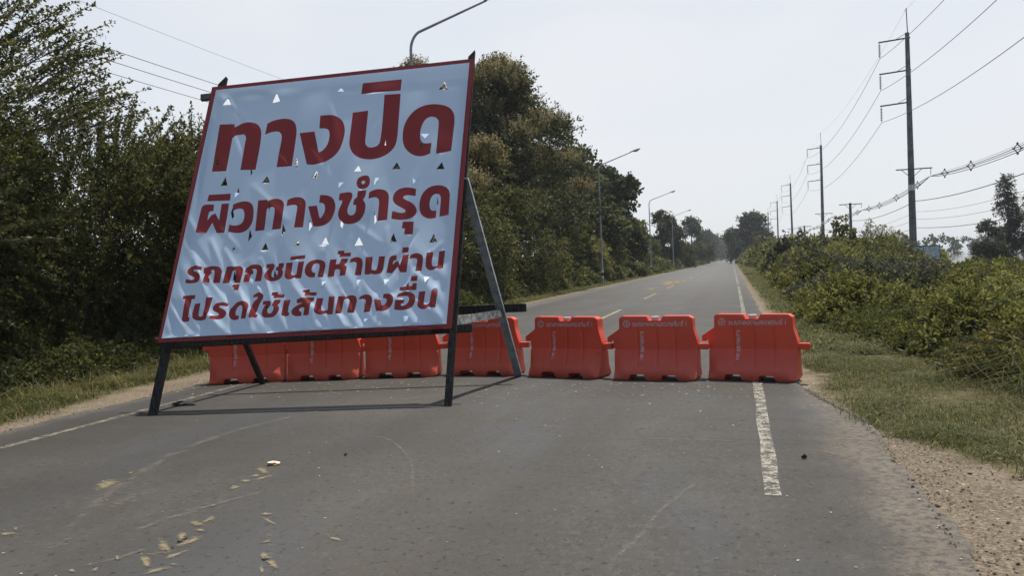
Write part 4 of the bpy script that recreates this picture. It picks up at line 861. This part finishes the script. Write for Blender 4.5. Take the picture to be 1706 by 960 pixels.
while y < 330:
    edge = float(np.interp(y, [4, 8, 11, 20, 40, 330], [9.3, 9.8, 10.2, 10.2, 10.3, 10.8])); step = max(.7, y*.045)
    for j in range(5 if y < 40 else 3):
        w = float(np.interp(y, [4, 25, 60, 330], [.8, 1.0, 1.6, 3.6]))*rg.uniform(.8, 1.3); x = -(edge + w*.6 + j*w*1.3)
        h = float(np.interp(y, [4, 20, 60, 330], [.75, 1.1, 2.0, 4.5]))*rg.uniform(.6, 1.2)*(.6 if j == 0 else 1 + .2*max(0, j - 2))
        parts.append(shrub_parts(rg, x, y + rg.uniform(-.4, .4)*step, h, w, max(.085, y*.0045), float(np.interp(y, [4, 20, 60, 330], [330, 330, 200, 90])), 13, rg.uniform(.28, .52), .42, .3))
    y += step
tag(link('roadside_undergrowth', leaf_mesh('roadside_undergrowth', parts), M['leaf_mid']), 'dark ferny undergrowth at the foot of the left-hand trees', 'undergrowth', kind='stuff')

# --- grass on both verges
def blades(rg, x, y, h, wdt, lean, tint):
    n = len(x); z = ground_z(x, y); a = rg.uniform(0, 6.283, n); d = np.stack([np.cos(a), np.sin(a), 0*a], -1); s = np.stack([-np.sin(a), np.cos(a), 0*a], -1)*(wdt*.5)[:, None]
    o = np.stack([x, y, z - .01], -1); up = np.array([0, 0, 1.0]); m1 = o + up*(h*.6)[:, None] + d*(h*lean*.35)[:, None]; t = o + up*(h*(1 - .3*lean))[:, None] + d*(h*lean)[:, None]
    V = np.stack([o - s, o + s, m1 + s*.8, m1 - s*.8, m1 - s*.8, m1 + s*.8, t + s*.1, t - s*.1], 1).reshape(-1, 3)
    return V, np.repeat(np.clip(tint, 0, 1), 8)
def vnoise(x, y, f, seed): 
    return (np.sin(x*f + seed) + np.sin(y*f*1.3 + 2*seed) + np.sin((x + y)*f*.7 + 3*seed) + np.sin((x - .6*y)*f*2.1 + seed))/4
rg = np.random.default_rng(95); parts = []
def scatter(n, x0, x1, y0, y1, keep, hlo, hhi, w, dry):
    x = rg.uniform(x0, x1, n); y = rg.uniform(y0, y1, n) if y1 < 20 else y0 + (y1 - y0)*rg.random(n)**1.8
    k = keep(x, y) > rg.random(n); x, y = x[k], y[k]; n = len(x)
    dr_ = vnoise(x, y, 1.9, 2.0) + .5*vnoise(x, y, 5.3, 1.0); h = rg.uniform(hlo, hhi, n)*(1 + .8*vnoise(x, y, 2.7, 5.0) + .4*vnoise(x, y, 7.0, 3.0)); tint = np.where(rg.random(n) < dry + .28*dr_, rg.uniform(.7, 1, n), rg.uniform(.1, .55, n))
    parts.append(blades(rg, x, y, np.maximum(h, .02), w*rg.uniform(.7, 1.4, n), rg.uniform(.3, 2.2, n), tint))
def keep_r(x, y): e = .88 + np.maximum(0, 7.9 - y)*.46 + .28*vnoise(x, y, 2.2, 1.0); return smoothstep(-.05, .45, x - e)*np.where((y > 7.6) & (y < 11) & (x < 2.6), .55, 1)
def keep_l(x, y): e = np.interp(y, [6, 11], [-7.8, -8.4]) + .3*vnoise(x, y, 2.0, 3.0); return smoothstep(-.05, .5, e - x)
scatter(110000, .9, 4.6, 3.2, 13.5, keep_r, .02, .13, .007, .33); scatter(26000, .95, 3.2, 7.2, 12.5, lambda x, y: keep_r(x, y)*smoothstep(-.1, .45, vnoise(x, y, 1.6, 8.0)), .015, .05, .007, .95)
scatter(1500, 1.6, 4.4, 3.6, 9.5, lambda x, y: keep_r(x, y)*smoothstep(.1, .5, vnoise(x, y, 2.4, 6.0)), .12, .28, .010, .2); scatter(2600, 2.6, 4.2, 8.6, 11.2, lambda x, y: smoothstep(2.6, 3.2, x), .25, .55, .011, .2)
scatter(60000, 0.95, 4.2, 13, 75, lambda x, y: smoothstep(.95, 1.5, x + .2*vnoise(x, y, 1.3, 1)), .05, .16, .018, .25)
scatter(70000, -11.5, -7.7, 3.5, 16, keep_l, .04, .15, .010, .34); scatter(7000, -10.8, -8.7, 3.5, 16, keep_l, .12, .36, .009, .45)
scatter(60000, -11.5, -8.5, 16, 110, lambda x, y: smoothstep(-8.55, -9.0, x), .06, .22, .022, .30)
scatter(9000, 1.1, 4.0, 75, 240, lambda x, y: 1 + 0*x, .1, .3, .09, .25); scatter(12000, -11.5, -8.6, 110, 320, lambda x, y: 1 + 0*x, .1, .35, .10, .25)
tag(link('verge_grass', leaf_mesh('verge_grass', parts), M['grass']), 'short green and straw coloured grass on both verges', 'grass', kind='stuff')
# dry leaves and straw blown over the asphalt, thickest along the barriers
rg = np.random.default_rng(97); n = 900
x = np.concatenate([rg.uniform(-7.4, .9, 520), rg.uniform(-7.4, 1.0, 230), rg.uniform(1.0, 2.6, 150)]); y = np.concatenate([9.95 - rg.exponential(.55, 520) + .25*(x[:520] < -4), rg.uniform(2.5, 9.5, 230), rg.uniform(3.5, 9, 150)])
a = rg.uniform(0, 6.28, n); s = np.concatenate([rg.uniform(.008, .024, 520), rg.uniform(.004, .012, 230), rg.uniform(.006, .018, 150)]); d = np.stack([np.cos(a), np.sin(a), rg.uniform(-.05, .12, n)], -1)*s[:, None]; e = np.stack([-np.sin(a), np.cos(a), rg.uniform(-.05, .15, n)], -1)*(s*.55)[:, None]
o = np.stack([x, y, np.full(n, .008)], -1); V = np.stack([o - d, o + e, o + d, o - e], 1).reshape(-1, 3); V[:, 2] = np.maximum(V[:, 2], .0065)
tag(link('leaf_litter', np_mesh('leaf_litter', V, np.arange(4*n).reshape(-1, 4), {'tint': np.repeat(rg.random(n)**.8, 4)}), M['dead_leaf']), 'dry leaves and straw scattered on the asphalt before the barriers', 'litter', kind='stuff')

# loose stones and crumbs of broken asphalt on the dirt along both edges
rg = np.random.default_rng(98); n = 2600; y = np.concatenate([rg.uniform(2.8, 9.5, 1900), rg.uniform(4, 11, 700)]); xr_ = road_right(y[:1900])
x = np.concatenate([xr_ + rg.exponential(.35, 1900)*np.where(y[:1900] < 7.6, 1.2, .12) - .05, road_left(y[1900:]) - rg.exponential(.3, 700) + .08]); s = rg.uniform(.003, .008, n)*np.where(rg.random(n) < .05, 1.8, 1)
c = np.array([[1, 0, 0], [0, 1, 0], [-1, 0, 0], [0, -1, 0], [0, 0, 1], [0, 0, -.6]], float); V = (c[None] + rg.normal(0, .22, (n, 6, 3)))*s[:, None, None]*np.array([1.2, 1, .7]); V += np.stack([x, y, np.where((x > road_left(y)) & (x < road_right(y)), .004, -.026) + s*.25], -1)[:, None]
F_ = np.array([[0, 1, 4], [1, 2, 4], [2, 3, 4], [3, 0, 4], [1, 0, 5], [2, 1, 5], [3, 2, 5], [0, 3, 5]]); F = (F_[None] + (np.arange(n)*6)[:, None, None]).reshape(-1, 3)
mm = Mat('loose_stone', .9, .2); a_ = mm.n('ShaderNodeAttribute', attribute_name='tint').outputs['Fac']; mm.color(mm.mix(a_, (.055, .05, .045), (.30, .255, .195)))
tag(link('gravel', np_mesh('gravel', V.reshape(-1, 3), F, {'tint': np.repeat(rg.random(n)**1.4, 6)}), mm.m), 'loose stones and asphalt crumbs along the dirt edges', 'gravel', kind='stuff')
# ------------------------------------------------------------------ street lamps on the left verge
def make_lamp():
    root = empty('street_lamp'); H_ = 8.35
    mb = MB(); mb.tube([(0, 0, -.6), (0, 0, .9), (0, 0, 4.5), (0, 0, 7.4)], [.085, .082, .066, .052], 12); mb.tube([(0, 0, 7.02), (0, 0, 7.07)], .07, 12); mb.tube([(0, 0, 7.40), (0, 0, 7.45)], .066, 12)
    mb.build('pole', M['galv_dull'], root, smooth=True)
    for k, mt in ((0, 'white_paint'), (1, 'black_paint'), (2, 'white_paint')):
        b = MB(); b.tube([(0, 0, .12 + k*.22), (0, 0, .12 + (k+1)*.22)], .0875, 12); b.build('painted_band', M[mt], root, smooth=True)
    pts = [(0, 0, 7.42), (0, 0, 7.9)] + [(.42*(1 - math.cos(t)), 0, 7.9 + .60*math.sin(t)) for t in np.linspace(.2, 1.22, 7)]
    px_, pz_ = pts[-1][0], pts[-1][2]; pts += [(px_ + s_, 0, pz_ + s_*.335) for s_ in (.6, 1.3, 2.15)]
    b = MB(); b.tube(pts, [.045]*2 + [.042]*7 + [.038, .034, .030], 10); b.build('arm', M['galv_dull'], root, smooth=True)
    ex, ez = pts[-1][0], pts[-1][2]; h = MB(); L_ = [(0, .035, .05), (.12, .06, .075), (.28, .12, .11), (.50, .145, .13), (.68, .11, .10), (.76, .03, .04)]; n = 12; v = []
    for (s_, w, t) in L_:
        for i in range(n): th = 2*math.pi*i/n; v.append((ex - .08 + s_, w*math.cos(th), ez + s_*.26 + t*math.sin(th)*(.75 if math.sin(th) > 0 else .35)))
    f = [(i*n+k, i*n+(k+1) % n, (i+1)*n+(k+1) % n, (i+1)*n+k) for i in range(len(L_)-1) for k in range(n)] + [tuple(range(n))[::-1], tuple((len(L_)-1)*n+k for k in range(n))]
    h.add(v, f); hd = h.build('lamp_head', M['galv_dull'], root, smooth=True)
    b = MB(); v = []; 
    for (s_, w, t) in [(.28, .09, .05), (.42, .115, .10), (.58, .10, .09), (.68, .06, .03)]:
        for i in range(7): th = math.pi*(1 + i/6); v.append((ex - .08 + s_, w*math.cos(th), ez + s_*.26 - .02 + t*math.sin(th)))
    b.add(v, [(i*7+k, i*7+k+1, (i+1)*7+k+1, (i+1)*7+k) for i in range(3) for k in range(6)])
    m = Mat('lamp_glass', .15, .5); m.color((.45, .45, .43)); b.build('glass_bowl', m.m, hd, smooth=True)
    return root
lamp0 = make_lamp()
for i, (yv, lab) in enumerate([(23.0, 'nearest grey street lamp, rising behind the top edge of the sign'), (58.6, 'second grey street lamp, black and white bands at its foot, before dark broadleaf trees'),
        (95.5, 'third street lamp along the left verge, arm clear against the sky'), (133, 'fourth street lamp, in front of the conical dark tree'), (171, 'fifth and farthest street lamp, barely clearing the treetops')]):
    o = lamp0 if i == 0 else copy_tree(lamp0); o.location = (-9.2, yv, .3); o.rotation_euler = (0, 0, (.06, -.03, .04, 0, .05)[i])
    tag(o, lab, 'street lamp', 'street lamps along the left verge')

# ------------------------------------------------------------------ power poles and wires on the right
PX = 16.5
def make_power_pole():
    root = empty('power_pole'); mb = MB(); mb.tube([(0, 0, -1.5), (0, 0, 8), (0, 0, 22.0)], [.36, .29, .19], 8); mb.build('pole', M['concrete'], root)
    b = MB(); b.bar((.06, 0, 21.3), (-.02, 0, 24.3), .07, .07, (0, 1, 0)); b.bar((.0, 0, 24.2), (-.18, 0, 24.05), .03, .03, (0, 1, 0)); b.build('earth_spike', M['steel_dark'], root)
    for z in (21.45, 18.45, 15.45):
        b = MB(); b.bar((.25, 0, z + .08), (-2.5, 0, z - .10), .09, .12); arm = b.build('cross_arm', M['steel_dark'], root)
        b = MB(); b.bar((-.16, .0, z + .48), (-1.0, 0, z + .02), .04, .04, (0, 1, 0)); b.build('stay', M['steel_dark'], arm)
        b = MB(); x_ = -2.42; b.tube([(x_, 0, z - .12), (x_, 0, z - 1.62)], .022, 6)
        for k in range(8): zz_ = z - .32 - k*.15; b.tube([(x_, 0, zz_), (x_, 0, zz_ - .03), (x_, 0, zz_ - .05), (x_, 0, zz_ - .075)], [.03, .115, .12, .04], 10)
        b.build('insulator', M['porcelain'], root)
    b = MB(); b.bar((-1.35, -.25, 9.2), (1.75, -.25, 9.2), .10, .10); arm = b.build('cross_arm', M['steel_dark'], root)
    for s_ in (-1, 1): b = MB(); b.bar((s_*.85, -.22, 9.14), (s_*.26, -.22, 8.6), .05, .05, (0, 1, 0)); b.build('stay', M['steel_dark'], arm)
    b = MB(); b.bar((1.62, -.25, 9.15), (1.62, -.25, 8.55), .04, .04, (0, 1, 0)); b.build('hanger', M['steel_dark'], root)
    b = MB(); b.tube([(0, 0, 7.2), (0, 0, 7.75)], [.306, .302], 8); b.build('pale_band', M['white_paint'], root)
    return root
pp0 = make_power_pole(); PY = [83.3, 161.0, 239.0, 312.0, 388.0]
for i, (yv, lab) in enumerate(zip(PY, ['nearest tall concrete power pole with three arms and hanging insulators, on the right', 'second tall power pole, about half as tall in the picture as the nearest one',
        'third tall power pole from the camera, left of the second', 'fourth tall power pole, small beside the big round tree', 'fifth and farthest tall power pole, its top just showing over the round tree'])):
    o = pp0 if i == 0 else copy_tree(pp0); o.location = (PX, yv, -.9 + .9); o.rotation_euler = (0, math.radians((.0, .4, -.3, .2, 0)[i]), 0); tag(o, lab, 'power pole', 'tall power poles on the right')
def make_short_pole():
    root = empty('short_power_pole'); mb = MB(); mb.tube([(0, 0, -1.5), (0, 0, 9.1)], [.26, .17], 8); mb.build('pole', M['concrete'], root)
    b = MB(); b.bar((-1.5, -.2, 8.9), (1.55, -.2, 8.9), .11, .11); arm = b.build('cross_arm', M['steel_dark'], root)
    for s_ in (-1, 1): b = MB(); b.bar((s_*.75, -.18, 8.84), (s_*.2, -.18, 8.35), .05, .05, (0, 1, 0)); b.build('stay', M['steel_dark'], arm)
    b = MB(); b.bar((1.45, -.2, 8.85), (1.45, -.2, 8.3), .04, .04, (0, 1, 0)); b.build('hanger', M['steel_dark'], root)
    return root
sp0 = make_short_pole(); SY = [124.0, 200.0, 276.0]
for i, (yv, lab) in enumerate(zip(SY, ['nearest short T-shaped pole, midway between the first two tall power poles', 'second short T-shaped pole, between the second and third tall power poles', 'farthest short T-shaped pole, between the third and fourth tall power poles'])):
    o = sp0 if i == 0 else copy_tree(sp0); o.location = (PX, yv, -.6 if i else -.35); tag(o, lab, 'power pole', 'short T-shaped poles on the right')
def span(a, b, sag, n=26):
    t = np.linspace(0, 1, n)[:, None]; p = np.array(a, float) + (np.array(b, float) - np.array(a, float))*t; p[:, 2] -= 4*sag*(t[:, 0]*(1 - t[:, 0])); return p
def wire(name, label, spans, r, mat, group):
    mb = MB()
    for pts in spans: mb.tube(pts, r, 5, cap=False)
    return tag(mb.build(name, M[mat], smooth=True), label, 'cable', group)
ALLY = [3.5] + PY
for z, lab in ((19.8, 'top'), (16.8, 'middle'), (13.8, 'lowest')):
    wire('overhead_wire', f'bare high-voltage wire hanging from the {lab} insulators of the tall poles', [span((PX - 2.42, a, z), (PX - 2.42, b, z), 2.1) for a, b in zip(ALLY[:-1], ALLY[1:])], .022, 'wire_grey', 'high-voltage wires on the right')
wire('overhead_wire', 'thin earth wire strung between the spikes on top of the tall poles', [span((PX - .1, a, 24.1), (PX - .1, b, 24.1), 1.5) for a, b in zip(ALLY[:-1], ALLY[1:])], .009, 'wire_grey', 'high-voltage wires on the right')
LOW = sorted([(45.0 - 1.5, 8.5)] + [(y_, 8.55) for y_ in PY[:4]] + [(y_, 7.75) for y_ in SY]); LOW = [(3.5, 8.6)] + LOW
root = tag(empty('spaced_cable', (0, 0, 0)), 'bundle of black cables held by diamond spacers under the tall poles', 'cable', 'low cables on the right')
offs = [(0, .22), (-.2, 0), (.2, 0), (0, -.24)]; mb = MB(); spc = MB()
for (a, za), (b, zb) in zip(LOW[:-1], LOW[1:]):
    x_ = PX + 1.62; pts = span((x_, a, za - .1), (x_, b, zb - .1), .55 if b - a > 39 else .4, 16)
    for i_, (ox, oz) in enumerate(offs): q = pts.copy(); f_ = np.sin(np.pi*np.linspace(0, 1, 16))**.4; q[:, 0] += ox*f_; q[:, 2] += oz*f_*(1 if i_ != 0 else 1.0); mb.tube(q, .026 if i_ else .012, 5, cap=False)
    for k in (2, 6, 10, 13):
        c = pts[k]; d = [(0, .30), (.22, 0), (0, -.30), (-.22, 0)]
        for j in range(4):
            p0, p1 = d[j], d[(j+1) % 4]; spc.bar((c[0] + p0[0], c[1], c[2] + p0[1]), (c[0] + p1[0], c[1], c[2] + p1[1]), .05, .05, (0, 1, 0))
        for (dx, dz) in d: spc.tube([(c[0] + dx*1.15, c[1] - .06, c[2] + dz*1.15), (c[0] + dx*1.15, c[1] + .06, c[2] + dz*1.15)], .065, 6)
mb.build('cables', M['wire'], root, smooth=True); spc.build('spacers', M['steel_dark'], root)
TY = sorted(PY[:4] + SY); TY = [3.5, 44.0] + TY
for dx, z, sag, r, lab in ((.3, 6.2, .5, .030, 'thick black telephone cable pair, uppermost below the spaced bundle'), (.3, 5.2, .55, .012, 'thin telephone wire second below the spaced bundle'), (.33, 4.5, .5, .013, 'thin telephone wire third below the spaced bundle'), (.3, 3.7, .45, .022, 'lowest black telephone cable, nearest the bushes')):
    wire('telephone_cable', lab, [span((PX + dx, a, z), (PX + dx, b, z), sag*(1.0 if b - a < 50 else 1.4), 14) for a, b in zip(TY[:-1], TY[1:])], r, 'wire', 'low cables on the right')
for xw, z, r, lab in ((-20, 9.8, .012, 'thin wire at upper left, highest of three ending at the sign\'s top left corner'), (-20.0, 9.4, .012, 'thin wire at upper left, middle of three ending at the sign\'s top left corner'), (-20, 8.98, .011, 'thin wire at upper left, lowest of three ending at the sign\'s top left corner'), (-20, 11.05, .006, 'faint wire high in the left sky, alone above the other three')):
    wire('overhead_wire', lab, [span((xw, 1, z), (xw, 46, z), .35), span((xw, 46, z), (xw, 92, z), .35)], r, 'wire', 'thin wires over the left trees')
for yv, lab in ((1.0, None), (46.0, None), (92.0, None)):
    pass

# ------------------------------------------------------------------ small things
# weathered notice board by the nearest pole
root = tag(empty('notice_board', (15.6, 74.5, -1.0)), 'small weathered blue and white notice board in the bushes at the nearest power pole', 'sign')
m = Mat('weathered_blue_white_sheet', .6, .3); o_ = m.obj(); n1 = m.noise(m.scale(o_, (1, 1, 3)), 3.5, 5, .7); m.color(m.mix(m.ramp(n1, .35, .65), (.22, .30, .36), (.58, .63, .66)))
b = MB(); b.box((-1.15, -.015, 1.55), (1.15, .015, 2.85)); b.build('panel', m.m, root)
b = MB(); b.box((-1.2, -.03, 2.853), (1.2, .03, 2.93)); b.box((-1.2, -.03, 1.47), (1.2, .03, 1.547)); b.box((-1.2, -.03, 1.547), (-1.153, .03, 2.853)); b.box((1.153, -.03, 1.547), (1.2, .03, 2.853)); b.build('frame', M['steel_dark'], root)
b = MB(); q = random.Random(8)
for r_, (z, n_) in enumerate(((2.6, 11), (2.25, 14), (1.95, 13), (1.72, 9))):
    x = -1.0
    for k in range(n_): w = q.uniform(.05, .13); b.box((x, -.022, z - .08), (x + w, -.018, z + q.uniform(.02, .10))); x += w + q.uniform(.02, .06)
b.build('lettering', M['white_paint'], root)
for s_ in (-1, 1): b = MB(); b.bar((s_*1.0, .05, -.6), (s_*1.0, .05, 2.85), .07, .07, (0, 1, 0)); b.build('post', M['steel_dark'], root)
# leaning kilometre marker in the grass
k = g(1306, 471); root = tag(empty('marker_post', (k[0], k[1], gz(k[0], k[1]))), 'short leaning grey marker post with a black top in the right-hand grass', 'marker post'); root.rotation_euler = (0, .35, 0)
b = MB(); b.add([(-.11, -.06, -.1), (.11, -.06, -.1), (.11, .06, -.1), (-.11, .06, -.1), (-.09, -.05, .42), (.09, -.05, .42), (.09, .05, .42), (-.09, .05, .42)], [(3,2,1,0),(4,5,6,7),(0,1,5,4),(1,2,6,5),(2,3,7,6),(3,0,4,7)]); b.build('post', M['white_paint'], root, bevel=.012)
b = MB(); b.add([(-.092, -.052, .422), (.092, -.052, .422), (.092, .052, .422), (-.092, .052, .422), (-.07, -.04, .60), (.07, -.04, .60), (.07, .04, .60), (-.07, .04, .60)], [(3,2,1,0),(4,5,6,7),(0,1,5,4),(1,2,6,5),(2,3,7,6),(3,0,4,7)]); b.build('top', M['black_paint'], root, bevel=.01)
# crumpled wrapper and a broken chunk of asphalt on the road
def crumple(name, loc, size, seed, mat, label, cat):
    rg_ = np.random.default_rng(seed); bm = bmesh.new(); bmesh.ops.create_icosphere(bm, subdivisions=2, radius=1)
    for v in bm.verts: s_ = 1 + rg_.normal(0, .22); v.co = Vector((v.co.x*size[0]*s_, v.co.y*size[1]*s_, max(-.3, v.co.z)*size[2]*s_))
    zmin = min(v.co.z for v in bm.verts)
    for v in bm.verts: v.co.z -= zmin
    me = bpy.data.meshes.new(name); bm.to_mesh(me); bm.free(); o = link(name, me, mat); o.location = (float(loc[0]), float(loc[1]), .004); return tag(o, label, cat)
m = Mat('wrapper_paper', .6, .3); n1 = m.noise(m.obj(), 14, 2); m.color(m.mix(m.ramp(n1, .48, .54), (.72, .70, .66), (.50, .28, .10)))
crumple('crumpled_wrapper', g(455, 775), (.045, .04, .02), 1, m.m, 'crumpled white and orange wrapper lying on the asphalt left of centre', 'litter')
crumple('asphalt_chunk', g(1340, 765), (.018, .016, .022), 2, M['black_paint'], 'small black chunk of asphalt lying right of the white line', 'stone')
crumple('asphalt_chunk', g(576, 760), (.012, .012, .012), 3, M['black_paint'], 'small black chunk of asphalt in the middle of the near road', 'stone')
crumple('dark_rag', g(305, 676), (.16, .05, .03), 4, M['black_paint'], 'flat dark rag beside the sign\'s left leg', 'litter')

# ------------------------------------------------------------------ the air: thin bright haze over the whole place
b = MB(); b.box((-4200, -320, -4), (4200, 6200, 30)); m = bpy.data.materials.new('haze_air'); m.use_nodes = True; t = m.node_tree; t.nodes.clear()
vo = t.nodes.new('ShaderNodeVolumePrincipled'); vo.inputs['Color'].default_value = (.86, .92, 1.0, 1); vo.inputs['Density'].default_value = 0.0003; vo.inputs['Anisotropy'].default_value = 0.3
oo = t.nodes.new('ShaderNodeOutputMaterial'); t.links.new(vo.outputs[0], oo.inputs[1]); tag(b.build('haze', m), kind='stuff')
